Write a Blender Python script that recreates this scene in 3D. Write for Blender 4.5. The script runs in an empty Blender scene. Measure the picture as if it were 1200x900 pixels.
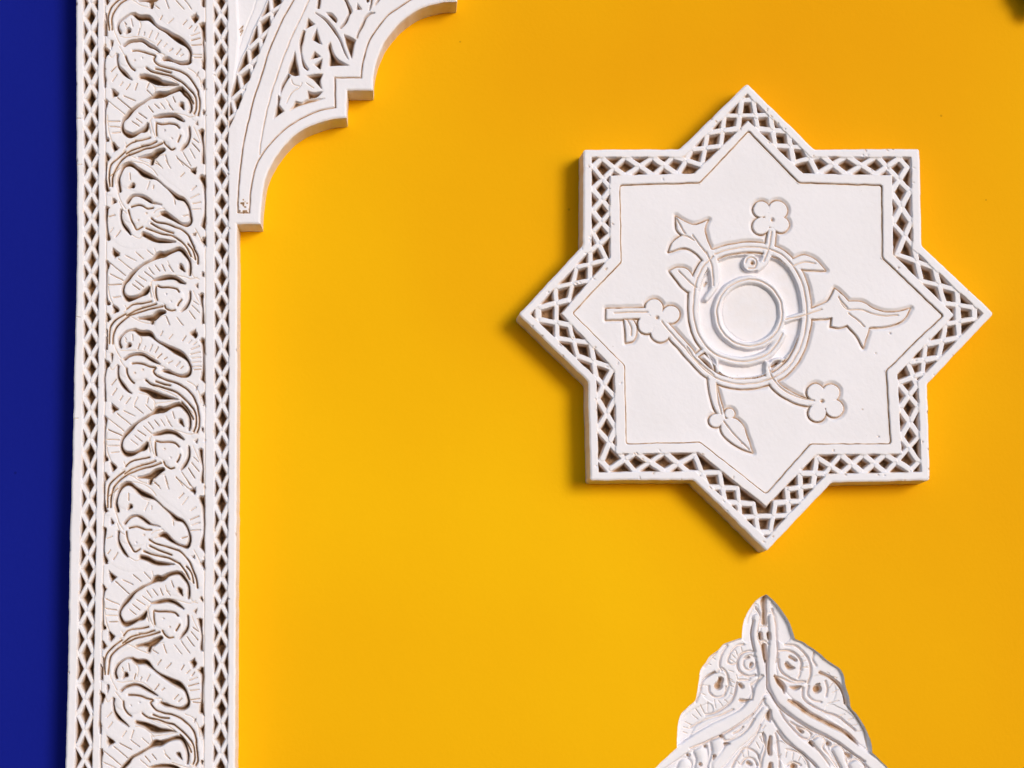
import bpy, math, random
import numpy as np
from mathutils import Vector, Matrix
from mathutils.geometry import tessellate_polygon

random.seed(5)
scene = bpy.context.scene
COL = scene.collection

# ------------------------------------------------------------------ camera
FPX = 2200.0                      # focal length in photo pixels (photo 1200 x 900)
FOOT = (450.0, 750.0)             # where the wall's normal meets the picture
DIST = 2.2                        # metres from the wall
th = math.atan((FOOT[1] - 450.0) / FPX)
ph = math.atan((600.0 - FOOT[0]) / FPX * math.cos(th))
cam_data = bpy.data.cameras.new("camera")
cam = bpy.data.objects.new("camera", cam_data)
COL.objects.link(cam)
cam.location = (0.0, -DIST, 1.5)
cam.rotation_euler = (math.pi / 2 + th, 0.0, -ph)
cam_data.sensor_width = 36.0
cam_data.lens = FPX / 1200.0 * 36.0
cam_data.clip_start = 0.05
cam_data.clip_end = 100.0
scene.camera = cam

# ------------------------------------------------------------------ light
SUN = Vector((0.60, -1.0, 0.28)).normalized()     # towards the sun
el = math.asin(SUN.z)
az = math.atan2(SUN.x, SUN.y)
world = bpy.data.worlds.new("World")
scene.world = world
world.use_nodes = True
wn = world.node_tree.nodes
bg = wn["Background"]
sky = wn.new("ShaderNodeTexSky")
sky.sky_type = 'NISHITA'
sky.sun_disc = False
sky.sun_elevation = el
sky.sun_rotation = az
sky.air_density = 1.0
sky.dust_density = 0.6
sky.ozone_density = 2.0
world.node_tree.links.new(sky.outputs[0], bg.inputs[0])
bg.inputs[1].default_value = 0.15
sl = bpy.data.lights.new("sun", 'SUN')
sl.energy = 2.1
sl.angle = math.radians(21)
sl.color = (1.0, 0.985, 0.985)
so = bpy.data.objects.new("sun", sl)
COL.objects.link(so)
so.rotation_euler = SUN.to_track_quat('Z', 'Y').to_euler()
so.location = (1, -2, 3)
scene.view_settings.view_transform = 'Standard'
scene.view_settings.look = 'None'
scene.view_settings.gamma = 1.0
scene.view_settings.exposure = 0.05

# ------------------------------------------------------------------ geometry on the wall
cR = np.array(cam.rotation_euler.to_matrix())
cO = np.array(cam.location)


def on_plane(px, py, h):
    """point of the plane h metres in front of the wall that the photo shows at px, py"""
    dx = (px - 600.0) / FPX
    dy = (450.0 - py) / FPX
    X = cR[0, 0] * dx + cR[0, 1] * dy - cR[0, 2]
    Y = cR[1, 0] * dx + cR[1, 1] * dy - cR[1, 2]
    Z = cR[2, 0] * dx + cR[2, 1] * dy - cR[2, 2]
    t = (-h - cO[1]) / Y
    return cO[0] + X * t, cO[1] + Y * t, cO[2] + Z * t


def thing(name, label, cat, loc):
    o = bpy.data.objects.new(name, None)
    o.empty_display_size = 0.05
    o.location = loc
    o['label'] = label
    o['category'] = cat
    COL.objects.link(o)
    return o


# ------------------------------------------------------------------ materials
def nodes_of(m):
    m.use_nodes = True
    nt = m.node_tree
    return nt, nt.nodes, nt.links, nt.nodes["Principled BSDF"]


def mat_plaster():
    m = bpy.data.materials.new("white_plaster")
    nt, N, L, b = nodes_of(m)
    tc = N.new("ShaderNodeTexCoord")
    at = N.new("ShaderNodeAttribute"); at.attribute_name = "grime"
    n1 = N.new("ShaderNodeTexNoise"); n1.inputs['Scale'].default_value = 9; n1.inputs['Detail'].default_value = 6
    n2 = N.new("ShaderNodeTexNoise"); n2.inputs['Scale'].default_value = 160; n2.inputs['Detail'].default_value = 8
    n2.inputs['Roughness'].default_value = .65
    n3 = N.new("ShaderNodeTexNoise"); n3.inputs['Scale'].default_value = 620; n3.inputs['Detail'].default_value = 4
    vo = N.new("ShaderNodeTexVoronoi"); vo.inputs['Scale'].default_value = 75
    for n in (n1, n2, n3, vo):
        L.new(tc.outputs['Object'], n.inputs['Vector'])
    # clean colour, slightly mottled
    cr = N.new("ShaderNodeValToRGB")
    cr.color_ramp.elements[0].position = .3; cr.color_ramp.elements[0].color = (.75, .73, .78, 1)
    cr.color_ramp.elements[1].position = .72; cr.color_ramp.elements[1].color = (.79, .77, .83, 1)
    L.new(n1.outputs['Fac'], cr.inputs['Fac'])
    # small dark specks
    sp = N.new("ShaderNodeMath"); sp.operation = 'LESS_THAN'; sp.inputs[1].default_value = .045
    L.new(vo.outputs['Distance'], sp.inputs[0])
    sg = N.new("ShaderNodeMath"); sg.operation = 'GREATER_THAN'; sg.inputs[1].default_value = .62
    L.new(n2.outputs['Fac'], sg.inputs[0])
    sm = N.new("ShaderNodeMath"); sm.operation = 'MULTIPLY'
    L.new(sp.outputs[0], sm.inputs[0]); L.new(sg.outputs[0], sm.inputs[1])
    # grime
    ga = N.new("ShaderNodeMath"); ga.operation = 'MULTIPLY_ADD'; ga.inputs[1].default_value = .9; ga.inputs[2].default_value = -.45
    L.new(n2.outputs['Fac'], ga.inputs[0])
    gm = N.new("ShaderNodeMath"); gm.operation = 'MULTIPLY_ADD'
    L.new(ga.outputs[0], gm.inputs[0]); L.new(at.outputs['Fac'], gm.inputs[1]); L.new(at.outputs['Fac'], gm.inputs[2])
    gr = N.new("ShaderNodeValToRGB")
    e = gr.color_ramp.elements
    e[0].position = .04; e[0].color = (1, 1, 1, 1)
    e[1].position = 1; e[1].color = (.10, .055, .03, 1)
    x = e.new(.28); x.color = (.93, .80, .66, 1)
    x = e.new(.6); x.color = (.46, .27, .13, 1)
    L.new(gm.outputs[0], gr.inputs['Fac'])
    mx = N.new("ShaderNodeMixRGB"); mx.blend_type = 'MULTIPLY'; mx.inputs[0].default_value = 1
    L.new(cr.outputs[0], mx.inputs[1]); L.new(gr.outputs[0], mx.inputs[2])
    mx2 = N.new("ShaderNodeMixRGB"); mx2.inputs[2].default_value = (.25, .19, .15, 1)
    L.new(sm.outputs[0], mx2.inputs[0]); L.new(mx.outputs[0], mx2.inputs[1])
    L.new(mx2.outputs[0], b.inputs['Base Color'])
    b.inputs['Roughness'].default_value = .72
    b.inputs['Specular IOR Level'].default_value = .3
    bp = N.new("ShaderNodeBump"); bp.inputs['Strength'].default_value = .22; bp.inputs['Distance'].default_value = .0009
    ad = N.new("ShaderNodeMath"); ad.operation = 'MULTIPLY_ADD'; ad.inputs[1].default_value = .35
    L.new(n3.outputs['Fac'], ad.inputs[0]); L.new(n2.outputs['Fac'], ad.inputs[2])
    L.new(ad.outputs[0], bp.inputs['Height']); L.new(bp.outputs[0], b.inputs['Normal'])
    return m


def mat_wall(name, c0, c1, spec, rough):
    m = bpy.data.materials.new(name)
    nt, N, L, b = nodes_of(m)
    tc = N.new("ShaderNodeTexCoord")
    mp = N.new("ShaderNodeMapping"); mp.inputs['Scale'].default_value = (1, 1, .8); mp.inputs['Location'].default_value = (9.37, 0, 9.71)  # offset puts the deeper yellow to the right, painting in a light falloff
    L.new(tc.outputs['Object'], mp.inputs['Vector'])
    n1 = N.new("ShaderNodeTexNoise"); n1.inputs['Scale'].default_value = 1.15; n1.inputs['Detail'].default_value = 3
    n2 = N.new("ShaderNodeTexNoise"); n2.inputs['Scale'].default_value = 240; n2.inputs['Detail'].default_value = 6
    n4 = N.new("ShaderNodeTexNoise"); n4.inputs['Scale'].default_value = 26; n4.inputs['Detail'].default_value = 3
    vo = N.new("ShaderNodeTexVoronoi"); vo.inputs['Scale'].default_value = 13
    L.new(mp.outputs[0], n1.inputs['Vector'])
    for n in (n2, n4, vo):
        L.new(tc.outputs['Object'], n.inputs['Vector'])
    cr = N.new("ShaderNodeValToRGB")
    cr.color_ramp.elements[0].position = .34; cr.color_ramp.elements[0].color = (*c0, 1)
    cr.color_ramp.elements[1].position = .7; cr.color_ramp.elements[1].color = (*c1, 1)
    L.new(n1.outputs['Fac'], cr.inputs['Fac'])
    sp = N.new("ShaderNodeMath"); sp.operation = 'LESS_THAN'; sp.inputs[1].default_value = .02
    L.new(vo.outputs['Distance'], sp.inputs[0])
    k = N.new("ShaderNodeMath"); k.operation = 'MULTIPLY'; k.inputs[1].default_value = .45
    L.new(sp.outputs[0], k.inputs[0])
    mx = N.new("ShaderNodeMixRGB"); mx.inputs[2].default_value = (c0[0] * .4, c0[1] * .4, c0[2] * .4, 1)
    L.new(k.outputs[0], mx.inputs[0]); L.new(cr.outputs[0], mx.inputs[1])
    L.new(mx.outputs[0], b.inputs['Base Color'])
    b.inputs['Roughness'].default_value = rough
    b.inputs['Specular IOR Level'].default_value = spec
    bp = N.new("ShaderNodeBump"); bp.inputs['Strength'].default_value = .22; bp.inputs['Distance'].default_value = .001
    bp2 = N.new("ShaderNodeBump"); bp2.inputs['Strength'].default_value = .10; bp2.inputs['Distance'].default_value = .004
    L.new(n4.outputs['Fac'], bp2.inputs['Height'])
    L.new(n2.outputs['Fac'], bp.inputs['Height']); L.new(bp2.outputs[0], bp.inputs['Normal'])
    L.new(bp.outputs[0], b.inputs['Normal'])
    return m


def mat_dark():
    m = bpy.data.materials.new("dark_metal")
    nt, N, L, b = nodes_of(m)
    n = N.new("ShaderNodeTexNoise"); n.inputs['Scale'].default_value = 60
    cr = N.new("ShaderNodeValToRGB")
    cr.color_ramp.elements[0].color = (.018, .009, .007, 1)
    cr.color_ramp.elements[1].color = (.05, .022, .014, 1)
    L.new(n.outputs['Fac'], cr.inputs['Fac']); L.new(cr.outputs[0], b.inputs['Base Color'])
    b.inputs['Roughness'].default_value = .6
    return m


PLASTER = mat_plaster()
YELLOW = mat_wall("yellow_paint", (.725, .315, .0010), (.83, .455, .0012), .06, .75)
BLUE = mat_wall("blue_paint", (.0035, .0075, .19), (.005, .012, .25), .05, .6)
DARK = mat_dark()


# ------------------------------------------------------------------ relief toolkit
def vnoise(X, Y, s, seed):
    r = np.random.RandomState(seed)
    G = r.rand(97, 97).astype(np.float32) * 2 - 1
    x = X / s + 40.37; y = Y / s + 40.71
    xi = np.floor(x).astype(int); yi = np.floor(y).astype(int)
    fx = x - xi; fy = y - yi
    fx = fx * fx * (3 - 2 * fx); fy = fy * fy * (3 - 2 * fy)
    a = G[yi % 97, xi % 97]; b = G[yi % 97, (xi + 1) % 97]
    c = G[(yi + 1) % 97, xi % 97]; d = G[(yi + 1) % 97, (xi + 1) % 97]
    return (a * (1 - fx) + b * fx) * (1 - fy) + (c * (1 - fx) + d * fx) * fy


def catmull(pts, n=6, closed=False):
    P = [np.array(p, float) for p in pts]
    if len(P) < 3:
        return P
    out = []
    m = len(P)
    rng = range(m) if closed else range(m - 1)
    for i in rng:
        p1 = P[i]; p2 = P[(i + 1) % m]
        p0 = P[(i - 1) % m] if (closed or i > 0) else 2 * p1 - p2
        p3 = P[(i + 2) % m] if (closed or i + 2 < m) else 2 * p2 - p1
        for k in range(n):
            t = k / n
            out.append(.5 * ((2 * p1) + (-p0 + p2) * t + (2 * p0 - 5 * p1 + 4 * p2 - p3) * t * t
                             + (-p0 + 3 * p1 - 3 * p2 + p3) * t ** 3))
    if not closed:
        out.append(P[-1])
    return out


def smart(P, ang=48, n=4):
    """smooth a closed outline but keep its sharp corners"""
    P = [np.array(p[:2], float) for p in P]
    m = len(P)
    cor = []
    for i in range(m):
        a = P[i] - P[i - 1]; b = P[(i + 1) % m] - P[i]
        c = np.dot(a, b) / (np.linalg.norm(a) * np.linalg.norm(b) + 1e-9)
        if math.degrees(math.acos(max(-1, min(1, c)))) > ang:
            cor.append(i)
    if not cor:
        return catmull(P, n, True)
    out = []
    for q, i in enumerate(cor):
        j = cor[(q + 1) % len(cor)]
        seg = [P[i]]
        k = i
        while True:
            k = (k + 1) % m
            seg.append(P[k])
            if k == j:
                break
        c = catmull(seg, n)
        out += c[:-1]
    return out


class Relief:
    def __init__(s, x0, y0, x1, y1, step, seed, wob=.45):
        s.step = step
        s.x0, s.y0 = x0, y0
        xs = np.arange(x0, x1 + step, step); ys = np.arange(y0, y1 + step, step)
        s.X0, s.Y0 = np.meshgrid(xs, ys)
        s.X0 = s.X0.astype(np.float32); s.Y0 = s.Y0.astype(np.float32)
        s.X = s.X0 + wob * vnoise(s.X0, s.Y0, 9, seed) + .25 * wob * vnoise(s.X0, s.Y0, 3.1, seed + 1)
        s.Y = s.Y0 + wob * vnoise(s.X0, s.Y0, 9, seed + 2) + .25 * wob * vnoise(s.X0, s.Y0, 3.1, seed + 3)
        sh = s.X0.shape
        s.pit = np.full(sh, 50., np.float32)       # signed distance to the cut-away parts
        s.pd = np.full(sh, 9., np.float32)         # their depth
        s.base = np.zeros(sh, np.float32)
        s.inc = np.zeros(sh, np.float32)
        s.grime = np.zeros(sh, np.float32)
        s.ids = np.zeros(sh, np.int16)
        s.names = ['ground']
        s.gk = 1.0
        s.seed = seed

    def win(s, xa, ya, xb, yb, pad):
        h, w = s.X.shape
        i0 = int((ya - pad - s.y0) / s.step); i1 = int((yb + pad - s.y0) / s.step) + 2
        j0 = int((xa - pad - s.x0) / s.step); j1 = int((xb + pad - s.x0) / s.step) + 2
        i0 = min(max(i0, 0), h); i1 = min(max(i1, 0), h); j0 = min(max(j0, 0), w); j1 = min(max(j1, 0), w)
        if i1 <= i0 or j1 <= j0:
            return None
        return (slice(i0, i1), slice(j0, j1))

    def sd_stroke(s, pts, pad=5, smooth=True, close=False):
        """pts (x, y, width); returns window and signed distance"""
        P = [np.array(p, float) for p in pts]
        if smooth:
            P = catmull(P, 5, close)
        if close:
            P = list(P) + [P[0]]
        A = np.array(P)
        mw = A[:, 2].max() / 2
        W = s.win(A[:, 0].min(), A[:, 1].min(), A[:, 0].max(), A[:, 1].max(), pad + mw)
        if W is None:
            return None, None
        X = s.X[W]; Y = s.Y[W]
        D = np.full(X.shape, 60., np.float32)
        if len(P) == 1:
            return W, np.hypot(X - P[0][0], Y - P[0][1]) - P[0][2] / 2
        for a, b in zip(P[:-1], P[1:]):
            q = s.win(min(a[0], b[0]), min(a[1], b[1]), max(a[0], b[0]), max(a[1], b[1]), pad + mw + 1)
            if q is None:
                continue
            u = (slice(q[0].start - W[0].start if q[0].start > W[0].start else 0, q[0].stop - W[0].start),
                 slice(q[1].start - W[1].start if q[1].start > W[1].start else 0, q[1].stop - W[1].start))
            x = X[u]; y = Y[u]
            ex, ey = b[0] - a[0], b[1] - a[1]
            l2 = ex * ex + ey * ey + 1e-9
            t = np.clip(((x - a[0]) * ex + (y - a[1]) * ey) / l2, 0, 1)
            d = np.hypot(x - a[0] - t * ex, y - a[1] - t * ey) - (a[2] + (b[2] - a[2]) * t) / 2
            D[u] = np.minimum(D[u], d)
        return W, D

    def sd_poly(s, pts, pad=5, smooth=False, warp=True):
        P = [np.array(p[:2], float) for p in pts]
        if smooth == 'smart':
            P = smart(P)
        elif smooth:
            P = catmull(P, 4, True)
        A = np.array(P)
        W = s.win(A[:, 0].min(), A[:, 1].min(), A[:, 0].max(), A[:, 1].max(), pad)
        if W is None:
            return None, None
        X = (s.X if warp else s.X0)[W]; Y = (s.Y if warp else s.Y0)[W]
        D = np.full(X.shape, 60., np.float32)
        ins = np.zeros(X.shape, bool)
        n = len(P)
        oi, oj = W[0].start, W[1].start
        for k in range(n):
            a = P[k]; b = P[(k + 1) % n]
            q = s.win(min(a[0], b[0]), min(a[1], b[1]), max(a[0], b[0]), max(a[1], b[1]), pad + 1)
            if q is not None:
                u = (slice(max(q[0].start - oi, 0), max(q[0].stop - oi, 0)), slice(max(q[1].start - oj, 0), max(q[1].stop - oj, 0)))
                x = X[u]; y = Y[u]
                ex, ey = b[0] - a[0], b[1] - a[1]
                t = np.clip(((x - a[0]) * ex + (y - a[1]) * ey) / (ex * ex + ey * ey + 1e-9), 0, 1)
                D[u] = np.minimum(D[u], np.hypot(x - a[0] - t * ex, y - a[1] - t * ey))
            q = s.win(-1e5, min(a[1], b[1]), 1e5, max(a[1], b[1]), 2)
            if q is None or a[1] == b[1]:
                continue
            u = slice(max(q[0].start - oi, 0), max(q[0].stop - oi, 0))
            y = Y[u]; x = X[u]
            c = ((y >= a[1]) != (y >= b[1])) & (x > a[0] + (y - a[1]) * (b[0] - a[0]) / (b[1] - a[1]))
            ins[u] ^= c
        return W, np.where(ins, -D, D)

    # --- carving verbs
    def cut(s, W, D, depth=9.):
        if W is None:
            return
        m = D < s.pit[W]
        s.pit[W] = np.where(m, D, s.pit[W])
        s.pd[W] = np.where(D < 1.0, np.where(m, depth, s.pd[W]), s.pd[W])

    def cut_stroke(s, pts, depth=9., **k):
        s.cut(*s.sd_stroke(pts, **k), depth)

    def cut_poly(s, pts, depth=9., smooth='smart'):
        s.cut(*s.sd_poly(pts, smooth=smooth), depth)

    def line(s, pts, depth=1.4, w=None, g=.6, smooth=True):
        """incised line; pts (x, y, width)"""
        P = [(p[0], p[1], .01) for p in pts]
        W, D = s.sd_stroke(P, smooth=smooth)
        if W is None:
            return
        ww = (w if w else pts[0][2]) * .5 + .12
        e = np.exp(-(np.maximum(D, 0) / ww) ** 2)
        s.inc[W] = np.maximum(s.inc[W], depth * e)
        s.grime[W] = np.maximum(s.grime[W], g * e * e)

    def raise_(s, W, D, h, edge=1.2):
        """lay a shape of height h over what is there"""
        if W is None:
            return
        k = np.clip(-D / edge, 0, 1); k = k * k * (3 - 2 * k)
        s.base[W] = s.base[W] * (1 - k) + h * k
        s.pit[W] = np.where(D < 0, np.maximum(s.pit[W], -D + .0), s.pit[W])

    def part(s, W, D, name):
        if W is None:
            return -1
        s.names.append(name)
        i = len(s.names) - 1
        s.ids[W] = np.where(D < 0, i, s.ids[W])
        return i

    def height(s):
        d = s.pit
        out = -.7 * np.clip(1 - d / 1.5, 0, 1) ** 2
        ins = np.maximum(-d, 0)
        dep = s.pd * (1 - np.exp(-ins * 9.0 / s.pd))
        H = np.where(d > 0, out, -.7 - dep)
        H = H + s.base - s.inc
        H += .12 * vnoise(s.X0, s.Y0, 16, s.seed + 9) + .06 * vnoise(s.X0, s.Y0, 4.5, s.seed + 10) \
            + .03 * vnoise(s.X0, s.Y0, 1.7, s.seed + 11)
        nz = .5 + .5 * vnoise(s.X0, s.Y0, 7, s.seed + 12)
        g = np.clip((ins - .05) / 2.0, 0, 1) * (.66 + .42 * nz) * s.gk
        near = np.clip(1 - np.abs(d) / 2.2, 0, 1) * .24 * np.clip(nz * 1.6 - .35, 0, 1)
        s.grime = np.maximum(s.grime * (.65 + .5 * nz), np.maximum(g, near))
        return H


def tf(ox, oy, sc):
    """tracing helper: points read in an enlarged crop at ox, oy, sc"""
    def f(*pts):
        return [(ox + p[0] / sc, oy + p[1] / sc) + ((p[2] / sc,) if len(p) > 2 else ()) for p in pts]
    return f


def resample(P, d):
    out = []
    n = len(P)
    for i in range(n):
        a = np.array(P[i], float); b = np.array(P[(i + 1) % n], float)
        m = max(1, int(round(np.hypot(*(b - a)) / d)))
        for k in range(m):
            out.append(a + (b - a) * k / m)
    return np.array(out)


def rough_outline(P, d, amp, seed, chips=()):
    Q = resample(P, d)
    c = Q.copy()
    Q[:, 0] += amp * vnoise(c[:, 0], c[:, 1], 11, seed) + .4 * amp * vnoise(c[:, 0], c[:, 1], 3.5, seed + 1)
    Q[:, 1] += amp * vnoise(c[:, 0], c[:, 1], 11, seed + 2) + .4 * amp * vnoise(c[:, 0], c[:, 1], 3.5, seed + 3)
    return Q


def build_relief(s, outline, T, parents, bevel=1.6, mat=PLASTER, sunk=None):
    """s: Relief, outline: dense polygon in photo px, T: thickness in mm, parents: name -> thing.
    ids are cut into one mesh each, sharing the carved surface."""
    W, Dw = s.sd_poly(outline, pad=6, warp=False)
    D = np.full(s.X0.shape, 60., np.float32); D[W] = Dw
    H = s.height()
    if sunk is None:
        H = H - bevel * np.clip(1 + D / 2.4, 0, 1) ** 2
    else:
        k = np.clip(1 + (D + .1) / 1.3, 0, 1)
        H = (H - sunk) * (1 - k) + (-.35) * k
    gy, gx = np.gradient(D, s.step)
    gl = np.hypot(gx, gy) + 1e-6
    o = D > 0
    PX = np.where(o, s.X0 - D * gx / gl, s.X0); PY = np.where(o, s.Y0 - D * gy / gl, s.Y0)
    wx, wy, wz = on_plane(PX.astype(np.float64), PY.astype(np.float64), T * .001)
    wy = wy - H * .001
    ux, uy, uz = on_plane(s.X0.astype(np.float64), s.Y0.astype(np.float64), T * .001)
    uy = uy - H * .001
    tx = np.stack([np.gradient(a, axis=1) for a in (ux, uy, uz)], -1)
    ty = np.stack([np.gradient(a, axis=0) for a in (ux, uy, uz)], -1)
    NN = np.cross(ty, tx)
    NN /= np.linalg.norm(NN, axis=-1, keepdims=True) + 1e-12
    if NN[..., 1].mean() > 0:
        NN = -NN
    ins = D < 0
    cell = ins[:-1, :-1] | ins[1:, :-1] | ins[:-1, 1:] | ins[1:, 1:]
    cid = s.ids[:-1, :-1]
    h, w = s.X0.shape
    idx = np.arange(h * w).reshape(h, w)
    V = np.stack([wx, wy, wz], -1).reshape(-1, 3)
    NN = NN.reshape(-1, 3)
    G = s.grime.reshape(-1)
    quads = np.stack([idx[:-1, :-1], idx[1:, :-1], idx[1:, 1:], idx[:-1, 1:]], -1)
    ci, cj = np.nonzero(cell)
    order = np.argsort(cid[ci, cj], kind='stable')
    ci = ci[order]; cj = cj[order]
    vals = cid[ci, cj]
    cuts = np.flatnonzero(np.diff(vals)) + 1
    for grp in np.split(np.arange(len(vals)), cuts):
        if len(grp) < 6:
            continue
        nm = s.names[vals[grp[0]]]
        q = quads[ci[grp], cj[grp]]
        used, inv = np.unique(q.reshape(-1), return_inverse=True)
        par = parents(nm, PX.reshape(-1)[used].mean(), PY.reshape(-1)[used].mean())
        nm = nm.split('|')[0]
        loc = np.array(par.location)
        vs = V[used]
        org = vs.mean(0)
        me = bpy.data.meshes.new(nm)
        me.vertices.add(len(used)); me.vertices.foreach_set('co', (vs - org).astype(np.float32).ravel())
        nf = len(q)
        me.loops.add(nf * 4); me.loops.foreach_set('vertex_index', inv.astype(np.int32).ravel())
        me.polygons.add(nf)
        me.polygons.foreach_set('loop_start', np.arange(nf, dtype=np.int32) * 4)
        me.update(calc_edges=True)
        me.polygons.foreach_set('use_smooth', np.ones(nf, bool))
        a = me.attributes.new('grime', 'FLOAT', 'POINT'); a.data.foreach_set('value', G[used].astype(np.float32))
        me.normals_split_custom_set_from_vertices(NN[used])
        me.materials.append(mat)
        ob = bpy.data.objects.new(nm, me)
        COL.objects.link(ob)
        ob.parent = par
        ob.location = org - loc
        s.made.setdefault(vals[grp[0]], ob) if hasattr(s, 'made') else None
    return


def skirt(outline, T, par, name='side_edge', draft=.8, bevel=1.6, keep=None, seed=1):
    Q = np.array(outline)
    n = len(Q)
    nx = np.roll(Q, -1, 0) - np.roll(Q, 1, 0)
    nrm = np.stack([nx[:, 1], -nx[:, 0]], -1); nrm /= np.linalg.norm(nrm, axis=1, keepdims=True) + 1e-9
    area = .5 * np.sum(Q[:, 0] * np.roll(Q[:, 1], -1) - np.roll(Q[:, 0], -1) * Q[:, 1])
    if area < 0:
        nrm = -nrm
    hs = [T - bevel - .02, T - bevel - 1.0, T * .66, T * .33, -2.0]
    outs = [0, .22, .3 * draft + .2, .7 * draft + .2, draft]
    px, _, pz = on_plane(Q[:, 0], Q[:, 1], T * .001)
    qx, _, qz = on_plane(Q[:, 0] + nrm[:, 0], Q[:, 1] + nrm[:, 1], T * .001)
    vs = []
    for k, (hh, oo) in enumerate(zip(hs, outs)):
        jit = (0 if k in (0, 4) else .3) * vnoise(Q[:, 0] + 31 * k, Q[:, 1], 5, seed + k)
        vs.append(np.stack([px + (qx - px) * (oo + jit), np.full(n, -hh * .001), pz + (qz - pz) * (oo + jit)], -1))
    V = np.concatenate(vs)
    loc = np.array(par.location)
    F = []
    for i in range(n):
        j = (i + 1) % n
        mx, my = (Q[i] + Q[j]) / 2
        if keep is not None and not keep(mx, my):
            continue
        for k in range(len(hs) - 1):
            F.append((k * n + i, k * n + j, (k + 1) * n + j, (k + 1) * n + i) if area < 0 else
                     (k * n + j, k * n + i, (k + 1) * n + i, (k + 1) * n + j))
    me = bpy.data.meshes.new(name)
    me.from_pydata([tuple(v) for v in (V - loc)], [], F)
    # drop unused vertices
    import bmesh
    bm = bmesh.new(); bm.from_mesh(me)
    bmesh.ops.delete(bm, geom=[v for v in bm.verts if not v.link_faces], context='VERTS')
    bmesh.ops.recalc_face_normals(bm, faces=bm.faces)
    for e in bm.edges:
        if len(e.link_faces) == 2 and e.calc_face_angle(0) > .6:
            e.smooth = False
    for f in bm.faces:
        f.smooth = True
    bm.to_mesh(me); bm.free()
    a = me.attributes.new('grime', 'FLOAT', 'POINT')
    co = np.zeros(len(me.vertices) * 3, np.float32); me.vertices.foreach_get('co', co); co = co.reshape(-1, 3)
    a.data.foreach_set('value', (.10 + .12 * np.abs(vnoise(co[:, 0] * 1000, co[:, 2] * 1000, 9, seed + 20))).astype(np.float32))
    me.materials.append(PLASTER)
    ob = bpy.data.objects.new(name, me)
    COL.objects.link(ob); ob.parent = par
    return ob


def lattice(s, D, side, Wd, strand, band, tips=None, name='lattice_link', top_over=1.3, depth=14.):
    """D: diamond centres (x, y); side: half width of the band; band: signed distance array of the band.
    tips: set of indices that are outward corners (loop only)."""
    closed = tips is not None
    n = len(D)
    P = np.array(D, float)
    Wm = np.full(s.X.shape, 50., np.float32)
    L = []; R = []
    for i in range(n):
        a = P[(i - 1) % n] if (closed or i > 0) else P[i] * 2 - P[i + 1]
        b = P[(i + 1) % n] if (closed or i < n - 1) else P[i] * 2 - P[i - 1]
        t = (b - a) / np.linalg.norm(b - a)
        nn = np.array([t[1], -t[0]])          # left of travel: outside for a clockwise loop on screen
        L.append(P[i] + nn * side); R.append(P[i] - nn * side)
    segs = []

    def seg(a, b, hi):
        segs.append((a, b, hi))
    m = n if closed else n - 1
    for i in range(m):
        j = (i + 1) % n
        ti = closed and i in tips; tj = closed and j in tips
        if not ti and not tj:
            seg(L[i], R[j], True); seg(R[i], L[j], False)
    if closed:
        for i in tips:
            p = (i - 1) % n; q = (i + 1) % n
            tt = P[q] - P[p]; tt /= np.linalg.norm(tt)
            d = np.array([tt[1], -tt[0]])
            r = side * .88
            A = P[i] + r * (d - tt) * .7071; B = P[i] + r * (d + tt) * .7071
            seg(L[p], L[q], False); seg(R[p], A, True); seg(B, R[q], True); seg(A, B, False)
    lo = np.full(s.X.shape, 50., np.float32)
    for a, b, hi in segs:
        wj = strand * random.uniform(.88, 1.12)
        k = np.random.RandomState(int(a[0] * 7 + a[1])).uniform(-.35, .35, 4)
        W, d = s.sd_stroke([(a[0] + k[0], a[1] + k[1], wj), (b[0] + k[2], b[1] + k[3], wj)], pad=12, smooth=False)
        if W is None:
            continue
        Wm[W] = np.minimum(Wm[W], d)
        if not hi:
            lo[W] = np.minimum(lo[W], d)
    # holes are what no strand covers
    dd = np.where(band < 2, np.maximum(band, -Wm), 60)
    s.pit = np.where(dd < s.pit, dd, s.pit)
    s.pd = np.where((dd < 1), depth, s.pd)
    # rounded strands, one family a little under the other
    inb = np.clip(-band / 1.0, 0, 1)
    s.base -= inb * (.9 + .0 * lo)
    hiD = Wm - 0
    s.base -= inb * np.where(lo < hiD + .3, .7, 0)
    # each diamond with its strands is one link
    best = np.full(s.X.shape, 1e9, np.float32)
    for i in range(n):
        W = s.win(P[i][0], P[i][1], P[i][0], P[i][1], side * 2.2 + 4)
        if W is None:
            continue
        d = np.hypot(s.X[W] - P[i][0], s.Y[W] - P[i][1])
        s.names.append(name); k = len(s.names) - 1
        mk = (band[W] < 0) & (d < best[W])
        best[W] = np.where(mk, d, best[W])
        s.ids[W] = np.where(mk, k, s.ids[W])


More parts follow.
